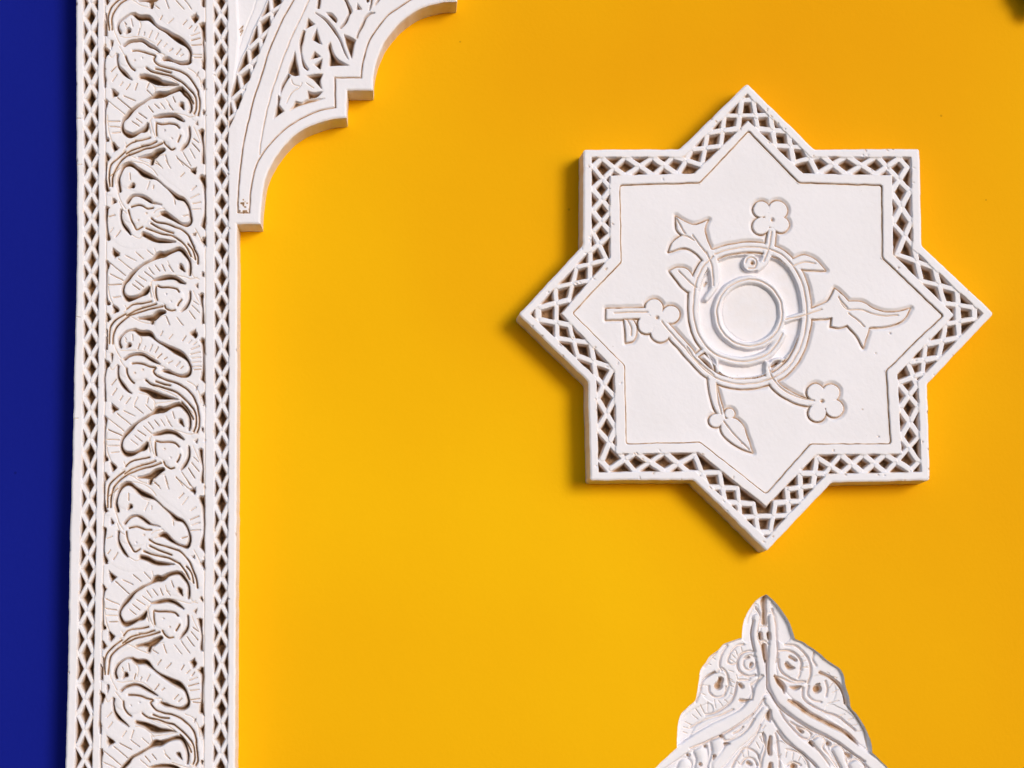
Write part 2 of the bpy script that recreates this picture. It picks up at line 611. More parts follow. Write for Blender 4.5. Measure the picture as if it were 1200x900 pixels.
# ================================================================== the wall
def wall_sheet(name, px0, px1, mat, hole=None, x_lim=(None, None)):
    x0 = on_plane(px0, 450., 0)[0] if px0 is not None else x_lim[0]
    x1 = on_plane(px1, 450., 0)[0] if px1 is not None else x_lim[1]
    outer = [Vector((x0, 0, -1.2)), Vector((x1, 0, -1.2)), Vector((x1, 0, 4.2)), Vector((x0, 0, 4.2))]
    polys = [outer]
    if hole is not None:
        polys.append([Vector((p[0], 0, p[1])) for p in hole])
    tri = tessellate_polygon([[Vector((v.x, v.z, 0)) for v in p] for p in polys])
    vs = [v for p in polys for v in p]
    me = bpy.data.meshes.new(name)
    me.from_pydata([tuple(v) for v in vs], [], [tuple(t) for t in tri])
    import bmesh
    bm = bmesh.new(); bm.from_mesh(me)
    for f in bm.faces:
        f.normal_update()
        if f.normal.y > 0:
            f.normal_flip()
    bm.to_mesh(me); bm.free()
    me.materials.append(mat)
    o = bpy.data.objects.new(name, me)
    o['kind'] = 'structure'
    COL.objects.link(o)
    return o


# outline of the sunken ornament (photo px)
F_ = tf(800, 690, 7.5); G_ = tf(760, 790, 8.0); H_ = tf(890, 780, 7.5)
right = F_((735, 50), (800, 100), (880, 200), (940, 300), (975, 400), (990, 440), (1060, 470), (1150, 530), (1215, 575)) \
    + H_((590, -50), (650, -10), (705, 25), (742, 90), (755, 180), (790, 280), (805, 370), (860, 430), (920, 530), (965, 620),
         (985, 700), (990, 765), (1060, 830), (1130, 900), (1200, 990), (1260, 1090))
left = F_((660, 90), (600, 160), (545, 260), (525, 350), (520, 430), (440, 455), (360, 485), (310, 540), (240, 590),
          (200, 650), (160, 700), (140, 780)) \
    + G_((480, 0), (465, 100), (440, 240), (370, 310), (310, 370), (275, 470), (265, 600), (268, 690), (180, 770), (70, 875),
         (-20, 960), (-90, 1080))
orn_poly = [p[:2] for p in right] + [p[:2] for p in left[::-1]]
orn_out = rough_outline(smart(orn_poly, 40), 1.5, .4, 77)
hx, hy, hz = on_plane(orn_out[:, 0], orn_out[:, 1], 0.0)
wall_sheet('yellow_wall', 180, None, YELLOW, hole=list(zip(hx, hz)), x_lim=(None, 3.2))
wall_sheet('blue_wall', None, 180, BLUE, x_lim=(-3.2, None))

# ================================================================== frieze + arch (one carved surface, two things)
fr = thing('carved_frieze', 'tall white plaster frieze with ribbed leaf scrolls between two lattice strips',
           'frieze', on_plane(180, 900, 0))
ar = thing('scalloped_arch', 'stepped and scalloped white plaster arch corner at the top, carved with leaves, joining the frieze',
           'arch', on_plane(300, 262, 0))

S = Relief(64, -44, 548, 944, .65, 11, wob=.32)
RY = [-50, 0, 115, 229, 315, 430, 535, 650, 785, 900, 950]
E0 = [89, 89.3, 89.4, 90.2, 90, 87.2, 85, 81.6, 79.6, 76.6, 75]
E1 = [97, 97.3, 97.6, 98, 98, 97.4, 96.3, 93.8, 90.3, 87.4, 86]
E2 = [114.7, 114.7, 114.8, 115.5, 115.5, 115, 113.5, 112.2, 109.7, 107.8, 107]
E3 = [122.6, 122.8, 123, 124.2, 124.6, 123.4, 122, 121, 118.6, 117.3, 116.6]
E4 = [240.7, 240.7, 240.7, 240.6, 240.5, 240.2, 240, 239.4, 239, 238.7, 238.6]
E5 = [250, 250.2, 251.2, 251.2, 251.2, 251.3, 251.4, 251, 250.2, 249.4, 249]
E6 = [266.8, 266.8, 267.2, 267.8, 268, 268.2, 268, 266.9, 267.4, 266.8, 266.6]
E7 = [278, 278, 278, 278, 278, 277.6, 277.2, 276.6, 275.8, 275.2, 275]


def edge(E, y):
    return np.interp(y, RY, E)


Yc = S.Y
e = [edge(E, Yc).astype(np.float32) for E in (E0, E1, E2, E3, E4, E5, E6)]

# outline
left_e = [(float(edge(E0, y)), y) for y in (938, 900, 785, 650, 535, 430, 315, 229, 115, 0, -38)]
arch_path = [(305, 262), (306, 245), (308.3, 222), (313, 204), (321, 187), (332, 171.5), (345, 158), (360, 149),
             (378, 142), (392, 139), (406, 137.3), (406.6, 105.8), (437, 105.5), (438.3, 85), (443, 66), (450, 50),
             (459, 37), (470, 25), (483, 14.7), (497, 8), (516, 2.5), (535.5, 1.2), (536, -38)]
right_e = [(277.5, 262.3)] + [(float(edge(E7, y)), y) for y in (315, 430, 535, 650, 785, 900, 938)]
fa_poly = smart(right_e[::-1] + arch_path + left_e[::-1], 40)
fa_out = rough_outline(fa_poly, 2.0, .42, 31)

# region borders for ownership
AB = [(276.5, -60), (276.5, 0), (278.5, 45), (276, 70), (271.5, 109), (276, 140), (278, 165), (278, 262)]
own_x = np.interp(S.Y0, [p[1] for p in AB], [p[0] for p in AB])
is_arch = (S.X0 > own_x) & (S.Y0 < 264)

# default ids
def newid(name):
    S.names.append(name)
    return len(S.names) - 1


i_rail = [newid('outer_rail|f'), newid('inner_rail|f'), newid('inner_rail|f'), newid('outer_rail|f')]
S.names[0] = 'carved_ground|f'
S.ids[:] = 0
S.ids[S.X < e[1]] = i_rail[0]
S.ids[(S.X > e[2]) & (S.X < e[3])] = i_rail[1]
S.ids[(S.X > e[4]) & (S.X < e[5])] = i_rail[2]
S.ids[S.X > e[6]] = i_rail[3]

# anchors of the scroll pattern
anch = [-115, -27, 67.7, 156, 252, 348, 433, 530, 629, 729, 823, 921, 1015]
srcA = (336., 433., 530.)       # neighbours and centre of the traced pieces
srcB = (433., 530., 629.)
srcC = (530., 629., 727.)


def place(pts, src, k):
    ys = list(src)
    ty = [anch[k - 1], anch[k], anch[k + 1]]
    out = []
    for p in pts:
        x, y = p[0], p[1]
        if y < ys[0]:
            y2 = ty[0] + (y - ys[0])
        elif y > ys[2]:
            y2 = ty[2] + (y - ys[2])
        else:
            y2 = float(np.interp(y, ys, ty))
        l0, r0 = float(edge(E3, y)), float(edge(E4, y))
        l1, r1 = float(edge(E3, y2)), float(edge(E4, y2))
        x2 = l1 + (x - l0) / (r0 - l0) * (r1 - l1)
        out.append((x2, y2) + tuple(p[2:]))
    return out


c1 = tf(115, 380, 9.0); c2 = tf(115, 470, 9.0); c3 = tf(115, 560, 9.0)
PITS_A = [
    c1((235, 205, 26), (222, 150, 22), (238, 90, 17), (285, 32, 14), (340, 5, 11), (395, 0, 26)),
    c1((328, 180, 66)), c1((328, 180, 44), (296, 212, 14)),
    c1((400, 8, 30), (450, 40, 48), (540, 45, 46), (600, 110, 22), (650, 150, 22), (720, 195, 30), (800, 245, 48), (870, 290, 52),
       (930, 350, 30), (965, 420, 24), (970, 480, 26), (945, 530, 38), (880, 545, 28), (800, 525, 18), (730, 497, 34), (690, 490, 24)),
    c1((280, 350, 24), (330, 310, 22), (400, 290, 22), (470, 300, 26), (540, 340, 30), (600, 380, 24), (650, 410, 8)),
    c1((210, 440, 22), (205, 500, 15), (220, 570, 24), (260, 640, 34), (310, 695, 24), (352, 727, 8)),
    c1((445, 685, 34), (520, 705, 46), (600, 745, 66), (680, 765, 46), (780, 780, 20), (835, 790, 6)),
    c1((90, 0, 18), (95, 230, 14)), c1((146, 295, 22), (146, 345, 14)), c1((78, 385, 26), (92, 415, 46), (80, 470, 16), (66, 600, 9), (72, 800, 18)),
    c1((990, 45, 26), (1020, 50, 50), (1020, 95, 14)), c1((1098, 120, 36), (1108, 200, 22), (1112, 400, 14), (1105, 520, 24), (1095, 575, 30)),
    c1((1030, 670, 10), (1045, 650, 8)), c1((1102, 745, 20), (1108, 860, 8)),
]
GR_A = [
    (c1((360, 405, 14), (420, 402, 14), (480, 415, 14), (540, 440, 14), (600, 455, 14), (580, 490, 14), (600, 530, 14), (650, 560, 14), (720, 590, 14),
        (800, 610, 14), (870, 640, 14), (940, 690, 14), (1000, 760, 14), (1040, 850, 14), (1048, 900, 14)), 3.0),
    (c1((500, 590, 14), (560, 635, 14), (650, 660, 14), (740, 685, 14), (820, 715, 14), (890, 770, 14), (950, 830, 14), (1000, 890, 14)), 3.0),
    (c1((610, 605, 14), (680, 630, 14), (760, 645, 14)), 2.6),
    (c1((300, 470, 10), (310, 530, 12), (345, 590, 12), (375, 620, 12)), 2.4),
    (c1((230, 360, 10), (270, 430, 10), (300, 470, 10)), .8),
]
GR_A += [
    (c2((1047, 85, 12), (1062, 170, 12), (1062, 270, 10), (1045, 330, 8)), 2.2), (c2((1000, 78, 12), (1028, 150, 12), (1030, 250, 10), (1010, 320, 8)), 2.2),
    (c1((880, 820, 9), (950, 900, 9), (1000, 1000, 9)), 1.6), (c1((560, 640, 8), (640, 680, 8), (740, 715, 8), (830, 765, 8)), .9),
    (c1((425, 45, 8), (458, 115, 8), (440, 190, 8)), .9), (c1((285, 120, 7), (300, 150, 7)), .7),
    (c1((150, 0, 7), (165, 130, 7), (190, 240, 7), (240, 340, 7)), .55), (c1((235, 245, 7), (300, 250, 7), (400, 245, 7), (500, 270, 7), (600, 330, 7)), .35),
    (c1((940, 600, 7), (1010, 640, 7), (1060, 720, 7), (1085, 830, 7)), .8), (c1((600, 835, 8), (720, 820, 8), (850, 795, 8)), .8),
    (c1((430, 730, 7), (510, 745, 7), (580, 790, 7), (610, 850, 7)), .8), (c1((590, 455, 8), (640, 430, 8), (700, 455, 8), (660, 500, 8)), .9),
    (c1((120, 440, 7), (150, 480, 7), (200, 420, 7)), .6)]
RIB_A = c1((435, 170), (418, 230), (495, 200), (480, 235), (570, 185), (540, 255), (635, 210), (600, 275), (670, 290), (625, 340),
           (725, 330), (695, 355), (785, 375), (740, 405), (860, 390), (820, 440), (895, 440), (870, 465), (360, 60), (365, 130),
           (285, 95), (300, 120), (680, 20), (655, 70), (785, 60), (745, 110), (925, 75), (890, 130), (985, 130), (950, 165),
           (1035, 150), (1000, 185), (1065, 200), (975, 240), (1075, 270), (975, 295), (1085, 330), (985, 345), (1085, 385), (985, 395),
           (1085, 440), (990, 445), (1085, 478), (1010, 482), (190, 580), (140, 640), (195, 680), (150, 750), (255, 755), (230, 800),
           (340, 775), (290, 840), (415, 775), (380, 850), (530, 775), (515, 830))
PITS_B = [
    c2((960, 300, 20), (970, 230, 22), (955, 150, 24), (910, 80, 34), (850, 35, 36), (760, 60, 32), (690, 90, 50), (630, 95, 58),
       (560, 140, 18), (480, 185, 17), (400, 235, 20), (345, 290, 34), (300, 340, 34), (255, 400, 22), (242, 470, 22), (265, 530, 34),
       (310, 560, 48), (370, 550, 34), (430, 520, 26), (488, 487, 48), (513, 440, 18)),
    c2((862, 205, 50)), c2((868, 215, 46), (900, 265, 16)),
    c2((580, 355, 16), (650, 340, 30), (730, 325, 36), (800, 335, 34), (850, 365, 34), (902, 402, 14)),
    c2((955, 480, 16), (958, 560, 20), (940, 630, 26), (910, 680, 26), (870, 727, 8)),
    c2((420, 805, 14), (480, 800, 26), (560, 790, 56), (620, 750, 56), (680, 720, 34)), c2((560, 790, 50), (545, 865, 34)),
    c2((150, 45, 20), (165, 78, 44), (205, 88, 12)), c2((75, 165, 18), (80, 200, 22), (72, 300, 8), (72, 560, 9), (84, 610, 36)),
    c2((140, 655, 22), (165, 695, 44), (185, 700, 14)), c2((78, 765, 24), (88, 800, 34)),
    c2((1100, 290, 26), (1100, 310, 18)), c2((1028, 430, 22)), c2((1080, 520, 34), (1090, 600, 22), (1102, 700, 12), (1095, 820, 24), (1095, 860, 12)),
]
GR_B = [
    (c2((610, 420, 14), (660, 432, 14), (740, 430, 14), (810, 447, 14), (850, 480, 12)), 2.8),
    (c2((600, 430, 9), (602, 500, 9), (612, 575, 9)), 1.6),
    (c2((865, 570, 12), (850, 610, 12), (830, 640, 10)), 2.2),
    (c2((690, 640, 9), (710, 680, 9), (760, 712, 9), (800, 705, 9)), 1.5),
    (c2((380, 625, 9), (450, 610, 9), (540, 595, 9)), 1.8),
    (c2((450, 680, 12), (530, 660, 12), (600, 635, 12)), 2.6),
    (c2((310, 775, 12), (400, 735, 12), (480, 710, 12), (570, 690, 12), (660, 655, 12)), 2.6),
    (c2((880, 20, 8), (960, 90, 8), (1020, 150, 8)), 1.2),
    (c2((560, 370, 12), (530, 440, 10), (545, 540, 10)), 1.2),
]
GR_B += [
    (c2((312, 775, 12), (230, 835, 12), (165, 915, 12), (135, 1010, 11), (130, 1120, 10)), 2.0), (c2((275, 745, 9), (190, 810, 9), (120, 890, 9), (98, 1000, 9), (100, 1120, 9)), 1.7),
    (c2((455, 680, 8), (360, 715, 8), (280, 770, 8)), 1.4), (c2((380, 625, 8), (330, 650, 8), (290, 690, 8)), 1.4), (c2((90, 330, 8), (86, 430, 8), (100, 540, 8), (140, 640, 8)), .9),
    (c2((715, 160, 8), (735, 200, 8), (760, 230, 8)), .8), (c2((800, 300, 7), (900, 330, 7), (970, 350, 7), (1040, 330, 7)), .8),
    (c2((970, 230, 7), (1000, 320, 7), (1060, 350, 7)), .6), (c2((270, 640, 7), (290, 700, 7), (250, 730, 7)), .8),
    (c2((300, 770, 7), (370, 800, 7), (450, 850, 7), (560, 885, 7)), .8), (c2((590, 20, 7), (600, 80, 7)), .8),
    (c2((130, 870, 7), (200, 800, 7), (290, 730, 7)), .6), (c2((540, 385, 7), (560, 480, 7), (600, 600, 7)), .8),
    (c2((700, 770, 7), (640, 780, 7), (590, 830, 7), (565, 890, 7)), .8), (c2((1000, 470, 7), (1040, 560, 7), (1080, 650, 7)), .5)]
RIB_B = c2((785, 115), (805, 180), (735, 210), (775, 265), (660, 195), (700, 260), (595, 205), (640, 260), (525, 225), (580, 295),
           (480, 270), (560, 340), (415, 310), (500, 365), (385, 365), (460, 425), (345, 410), (415, 460), (1005, 595), (1055, 640),
           (985, 650), (1060, 745), (950, 710), (1015, 810), (880, 750), (970, 890), (820, 800), (890, 890), (380, 60), (470, 130),
           (500, 40), (560, 100), (270, 105), (380, 160), (200, 130), (340, 250), (100, 180), (270, 320), (105, 300), (245, 365),
           (95, 405), (220, 408), (105, 472), (220, 470), (140, 545), (220, 535), (700, 790), (735, 880), (590, 860), (640, 895))
PITS_C = [
    c3((205, 350, 28), (190, 270, 24), (210, 180, 17), (250, 95, 30), (320, 60, 38), (390, 105, 30), (460, 165, 48), (540, 195, 36),
       (600, 230, 13), (700, 320, 11), (760, 370, 24), (820, 425, 40), (890, 455, 28), (940, 530, 20), (965, 610, 24), (960, 680, 26),
       (930, 725, 34), (860, 710, 22), (780, 665, 30), (700, 605, 48), (650, 608, 26)),
    c3((342, 300, 62)), c3((342, 300, 40), (312, 335, 14)),
    c3((283, 480, 24), (330, 420, 22), (400, 400, 20), (460, 425, 28), (520, 470, 30), (560, 490, 14), (650, 515, 5)),
    c3((215, 570, 22), (212, 640, 18), (230, 710, 26), (270, 780, 32), (310, 825, 14)),
    c3((455, 830, 40), (520, 850, 46), (600, 890, 40), (700, 905, 30), (800, 905, 8)),
    c3((65, 0, 12), (62, 230, 14), (70, 330, 34), (85, 350, 16)), c3((138, 440, 16), (145, 470, 36)), c3((68, 540, 30), (60, 690, 14), (60, 800, 14), (78, 870, 40)),
    c3((975, 130, 20), (1005, 135, 38), (1015, 170, 12)), c3((1085, 215, 44), (1108, 300, 22), (1115, 450, 14), (1112, 600, 13), (1098, 690, 34), (1108, 750, 22)),
    c3((1000, 830, 28)), c3((1100, 880, 24), (1108, 960, 8)),
]
GR_C = [
    (c3((330, 530, 8), (400, 515, 10), (450, 528, 12), (500, 545, 12), (560, 550, 6)), 2.2),
    (c3((560, 600, 8), (600, 560, 6), (680, 545, 6)), .9),
    (c3((540, 655, 12), (600, 690, 12), (700, 720, 12), (800, 750, 10), (860, 775, 10), (930, 840, 10), (970, 900, 10), (1000, 970, 10)), 2.4),
    (c3((540, 715, 12), (620, 755, 12), (700, 785, 12), (770, 810, 12)), 2.4),
    (c3((480, 770, 9), (560, 800, 9), (660, 825, 9), (760, 850, 9), (860, 900, 9)), 2.0),
    (c3((300, 570, 8), (310, 650, 8), (350, 730, 8), (385, 775, 8), (440, 750, 6)), 1.4),
    (c3((200, 480, 9), (230, 560, 9), (280, 600, 7)), .8),
    (c3((190, 380, 9), (220, 470, 9), (265, 545, 7)), 1.0),
]
GR_C += [
    (c3((1000, 970, 12), (1035, 1060, 12), (1045, 1150, 10)), 2.2), (c3((930, 930, 12), (985, 1000, 12), (1005, 1100, 10)), 2.0),
    (c3((860, 900, 9), (920, 980, 9), (960, 1060, 9)), 1.6),
    (c3((430, 150, 7), (470, 215, 7), (540, 235, 7)), .8), (c3((790, 440, 7), (800, 500, 7)), 1.0), (c3((330, 40, 7), (450, 60, 7), (560, 120, 7), (610, 190, 7)), .8),
    (c3((250, 60, 7), (180, 130, 7), (160, 250, 7), (190, 380, 7)), .5), (c3((1010, 760, 7), (1060, 850, 7), (1085, 930, 7)), .8),
    (c3((600, 640, 8), (650, 610, 8), (690, 560, 8)), .9), (c3((310, 820, 7), (400, 870, 7), (450, 840, 7)), .9)]
RIB_C = c3((320, 160), (322, 240), (530, 260), (490, 345), (565, 300), (560, 335), (600, 45), (655, 115), (710, 20), (745, 120),
           (820, 0), (975, 130), (920, 0), (1000, 110), (900, 165), (850, 215), (945, 205), (885, 285), (1030, 310), (975, 345),
           (1060, 405), (965, 445), (1070, 475), (985, 500), (1075, 550), (975, 560), (795, 470), (795, 500), (940, 620), (880, 635),
           (210, 110), (100, 200), (130, 760), (100, 800), (205, 790), (160, 860), (90, 640), (150, 620))
DOTS_A = c1((385, 515), (470, 480)); DOTS_B = c2((700, 505), (762, 598)); DOTS_C = c3((485, 602), (400, 683))
REG_A = [('curled_leaf', c1((330, 130, 190), (520, 210, 190), (690, 310, 190), (860, 430, 190))),
         ('seed_pod', c1((300, 480, 150), (400, 490, 200), (480, 500, 160), (600, 490, 120))),
         ('stem_bundle', c1((560, 600, 110), (700, 660, 130), (860, 730, 150), (990, 860, 150), (1040, 1000, 160), (1040, 1150, 120))),
         ]
REG_B = [('curled_leaf', c2((340, 460, 170), (450, 360, 170), (600, 270, 160), (760, 190, 170), (860, 180, 190))),
         ('seed_pod', c2((600, 480, 120), (700, 520, 200), (800, 560, 200), (790, 660, 120))),
         ('stem_bundle', c2((640, 640, 90), (480, 680, 140), (320, 740, 160), (180, 850, 170), (110, 1000, 140), (110, 1150, 120))),
         ('broad_leaf', c2((560, 90, 140), (380, 140, 220), (220, 230, 220), (150, 380, 180), (160, 520, 150))),
         ]
REG_C = [('curled_leaf', c3((300, 240, 190), (500, 300, 190), (680, 420, 190), (860, 580, 190))),
         ('seed_pod', c3((310, 620, 150), (420, 620, 200), (500, 600, 140), (620, 570, 100))),
         ('stem_bundle', c3((560, 710, 110), (700, 770, 130), (860, 850, 150), (990, 960, 150), (1040, 1060, 160))),
         ]
REG_A.append(('broad_leaf', c1((140, 600, 160), (200, 740, 170), (330, 820, 170), (520, 830, 130))))
REG_C.append(('broad_leaf', c3((130, 600, 160), (150, 760, 170), (260, 880, 170), (450, 920, 130))))
REG_B.append(('broad_leaf', c2((1010, 600, 140), (990, 740, 190), (860, 850, 210), (680, 870, 190), (800, 960, 260), (950, 1070, 260), (1030, 1250, 180), (1030, 1420, 140))))
BUDS = {'A': (c1((102, 305, 74)), c1((1080, 62, 80)), c1((1085, 675, 80))), 'B': (c2((102, 82, 80)), c2((103, 705, 80)), c2((1085, 435, 90))),
        'C': (c3((92, 435, 90)), c3((1070, 140, 84)), c3((1070, 820, 84)))}


TRI = {
    'A': (c1((970, 38), (1030, -12), (1036, 100), (1018, 106)), c1((1062, 122), (1126, 100), (1128, 300), (1104, 270), (1098, 190)),
          c1((1088, 500), (1126, 470), (1128, 625), (1086, 590)), c1((1024, 690), (1050, 636), (1034, 700)), c1((1078, 750), (1126, 712), (1128, 860), (1108, 840)),
          c1((134, 285), (158, 290), (155, 330), (140, 400)), c1((62, 345), (128, 405), (100, 450), (82, 500), (62, 470)), c1((72, 60), (100, 100), (100, 235), (66, 240)),
          c1((58, 640), (84, 720), (84, 815), (60, 810))),
    'B': (c2((136, 18), (215, 80), (148, 138)), c2((60, 150), (102, 192), (84, 240), (60, 240)), c2((60, 545), (108, 628), (60, 640)),
          c2((134, 648), (200, 702), (150, 752), (138, 740)), c2((60, 752), (120, 800), (84, 850), (60, 830)),
          c2((1010, 425), (1050, 400), (1044, 455)), c2((1052, 508), (1104, 510), (1104, 610), (1088, 600)), c2((1086, 300), (1112, 282), (1112, 335)),
          c2((1084, 780), (1112, 760), (1114, 870), (1086, 860))),
    'C': (c3((52, 300), (108, 350), (62, 378)), c3((128, 425), (166, 475), (128, 500)), c3((50, 515), (88, 545), (60, 585)), c3((60, 790), (104, 900), (60, 905)),
          c3((965, 130), (1032, 98), (1012, 182)), c3((1050, 215), (1124, 180), (1126, 320), (1096, 300), (1082, 250)),
          c3((1086, 650), (1122, 640), (1124, 790), (1062, 730)), c3((980, 825), (1022, 810), (1016, 850)), c3((1070, 890), (1124, 850), (1126, 960), (1100, 940))),
}


def in_center(W):
    return (S.X[W] > e[3][W]) & (S.X[W] < e[4][W])


leafn = {}
for k in range(1, 12):
    odd = k % 2
    if odd:
        kind, src, P_, G2, R_, D_, Q_ = ('B', srcB, PITS_B, GR_B, RIB_B, DOTS_B, REG_B)
    elif k in (2, 6, 10):
        kind, src, P_, G2, R_, D_, Q_ = ('A', srcA, PITS_A, GR_A, RIB_A, DOTS_A, REG_A)
    else:
        kind, src, P_, G2, R_, D_, Q_ = ('C', srcC, PITS_C, GR_C, RIB_C, DOTS_C, REG_C)
    own = {6: 'A', 7: 'B', 8: 'C'}.get(k)
    jit = 0 if own else .8
    rr = random.Random(k * 31)

    def J(pts):
        q = place(pts, src, k)
        return [(p[0] + rr.uniform(-jit, jit), p[1] + rr.uniform(-jit, jit)) + tuple(p[2:]) for p in q]
    for nm, reg in Q_:
        W, D = S.sd_stroke(J(reg))
        if W is None:
            continue
        D = np.where(in_center(W), D, 9)
        S.part(W, D, nm + '|f')
        hh = {'curled_leaf': .5, 'seed_pod': .8, 'stem_bundle': .6, 'broad_leaf': .25}[nm]
        kk = np.clip(-D / 4.5, 0, 1); kk = np.sqrt(np.clip(1 - (1 - kk) ** 2, 0, 1))
        S.base[W] = np.maximum(S.base[W], hh * kk)
    for q in P_:
        S.cut_stroke([(p[0], p[1], p[2] * (1.17 if len(q) > 1 else .78) + (.55 if len(q) > 2 else 0)) for p in J(q)], depth=rr.uniform(12, 15))
    for q in TRI[kind]:
        S.cut_poly(J(q), depth=12, smooth=False)
    for q, dep in G2:
        S.line(J(q), depth=dep * (1.5 if dep > 1.3 else .9) * rr.uniform(.85, 1.1), w=2.2 if dep > 1.3 else 1.1, g=1.15 if dep > 1.3 else .42)
    for i in range(0, len(R_), 2):
        if rr.random() < (.0 if own else .12):
            continue
        a, b = J([R_[i], R_[i + 1]])
        S.line([(a[0], a[1], .8), (b[0], b[1], .8)], depth=rr.uniform(1.4, 2.8), w=.98, g=rr.uniform(.45, .9), smooth=False)
    for d in D_:
        S.cut_stroke(J([(d[0], d[1], 1.5)]), depth=2)
    for b in BUDS[kind]:
        p = J(b)[0]
        W, D = S.sd_stroke([(p[0], p[1], p[2])])
        if W is not None:
            di = np.abs(S.X[W] - p[0]) * 1.25 + np.abs(S.Y[W] - p[1]) * .9 - 6.0
            di = np.where(in_center(W), di, 9)
            S.part(W, di, 'bud|f')

# rails: shallow arris line beside the leaf band
for E, off in ((E3, .0), (E4, -.0)):
    S.line([(float(edge(E, y)) + off, y, .9) for y in range(-40, 945, 25)], depth=1.1, w=.9, g=.4)

# lattices of the frieze
yl = [-45, -13, 19, 51, 83, 115, 147, 179, 211, 241, 271.6, 304.8, 335.5, 369, 401, 432, 464, 497, 530, 568, 601.5, 634.7, 667, 700.7, 732.6, 766,
      801.6, 837.4, 874.5, 905, 938]
DL = [((float(edge(E1, y)) + float(edge(E2, y))) / 2 + .2, y) for y in yl]
band1 = np.maximum(e[1] - S.X, S.X - e[2])
lattice(S, DL, 8.7, None, 4.9, band1, name='lattice_link|f')
yr = [-29, 1, 30.7, 60, 89, 118.8, 148, 177, 206, 237, 265, 293, 325, 356, 391, 424.8, 455.5, 490, 521, 554, 590, 630, 661, 692, 724, 758, 797, 831,
      866.8, 899, 934]
DR = [((float(edge(E5, y)) + float(edge(E6, y))) / 2 + .0, y) for y in yr]
band2 = np.maximum(e[5] - S.X, S.X - e[6])
lattice(S, DR, 8.6, None, 4.8, band2, name='lattice_link|f')

# --- arch
i_frame = newid('scalloped_frame|a'); i_band = newid('plain_band|a'); i_carv = newid('carved_infill|a')
i_edge = newid('lattice_border|a'); i_tri = newid('plain_panel|a')
g1 = [(368, -44), (355, -20), (344, 0), (334, 17), (324, 39), (315, 60), (306, 89), (297.5, 115), (291.5, 140), (285, 170), (280.8, 205),
      (278.9, 230), (278.6, 249)]
g2 = [(384, -44), (372, -20), (362, 0), (349, 28), (341, 45), (333, 65), (325, 87), (315, 120), (309, 147), (305, 169), (303.8, 181)]
g3 = [(292, 249), (293.5, 226), (296.7, 206), (303.5, 186.5), (312.5, 173.5), (325, 159), (341, 146), (360, 135), (377.5, 128.7), (393, 126)]
g3b = [(423.2, 91), (424, 80), (427.3, 64), (434, 45.3), (444.7, 29.3), (456.7, 16), (472.7, 5.3), (484, -2), (500, -12), (520, -20)]
xg1 = np.interp(S.Y, [p[1] for p in g1] + [262], [p[0] for p in g1] + [278.6])
xg2 = np.interp(S.Y, [p[1] for p in g2] + [248], [p[0] for p in g2] + [292])
A_ = is_arch
lat_l = [(335, -44), (325, -22), (313, 3), (306, 19), (298, 34), (290, 56), (284, 68), (277, 88), (270, 112), (268, 135), (268, 150)]
lat_r = [(357, -44), (343, -20), (329, 6), (319, 24), (314, 37), (306, 57), (300, 74), (294, 88), (285, 112), (275, 136), (267, 152)]
xll = np.interp(S.Y, [p[1] for p in lat_l], [p[0] for p in lat_l])
xlr = np.interp(S.Y, [p[1] for p in lat_r], [p[0] for p in lat_r])
S.ids[A_] = i_frame
S.ids[A_ & (S.X < xg1)] = i_edge
S.ids[A_ & (S.X < xll) & (S.Y < 110)] = i_tri
S.ids[A_ & (S.X > xg1) & (S.X < xg2) & (S.Y < 249)] = i_band
frame_poly = g2[::1] + []
carve_poly = [(p[0], p[1]) for p in g2] + g3[4:] + [(392.7, 91), (423, 91)] + g3b[1:] + [(520, -44)]
W, D = S.sd_poly(carve_poly)
S.ids[W] = np.where((D < 0) & A_[W], i_carv, S.ids[W])
# plain triangle lies lower than the bar; the bar's end tapers
tri_d = np.maximum(np.maximum(own_x - S.X, S.X - xll), S.Y - 112)
kk = np.clip(-tri_d / 2.2, 0, 1)
S.base -= 3.0 * kk * (S.Y < 118)
S.line([(306, -30, 1), (300, 0, 1), (292, 22, 1), (284, 42, 1), (280, 56, 1)], depth=.9, w=1.4, g=.15)
S.line(A_ and [] or [(280, 34, .8), (284.5, 29, .8), (281, 37, .8), (285, 33, .8), (281.5, 41, .8)], depth=1.2, w=.7, g=1.0) if False else None
S.line([(280, 34, .8), (284.8, 29, .8), (281, 37, .8), (284.6, 34, .8), (281.4, 41, .8)], depth=1.2, w=.8, g=1.0)
# arch lattice
DA = [(338, -28), (324.5, 0), (311, 27.5), (298.5, 60), (288, 90), (279.5, 119), (271.5, 146)]
band3 = np.maximum(xll - S.X, S.X - xlr)
band3 = np.where(S.Y > 150, np.maximum(band3, S.Y - 150), band3)
band3 = np.where((S.X < 267.4) | ((S.Y < 104) & (S.X < own_x + .5)), 9, band3)
lattice(S, DA, 8.6, None, 4.3, band3, name='lattice_link|a')
for g, dep, w, gr in ((g1, 2.4, 1.1, .95), (g2, 1.6, 1.0, .55), (g3, 2.2, 1.1, .85), (g3b, 2.4, 1.1, .95)):
    S.line([(x, y, 1) for x, y in g], depth=dep * 1.3, w=w * 1.25, g=gr)
S.line([(393, 126, 1), (392.5, 91, 1)], depth=3.4, w=1.5, g=1, smooth=False)
S.line([(392.5, 91, 1), (423, 91, 1)], depth=2.6, w=1.2, g=.9, smooth=False)
S.line([(278.6, 249.3, 1), (292.3, 249.3, 1)], depth=2.2, w=1.2, g=1, smooth=False)
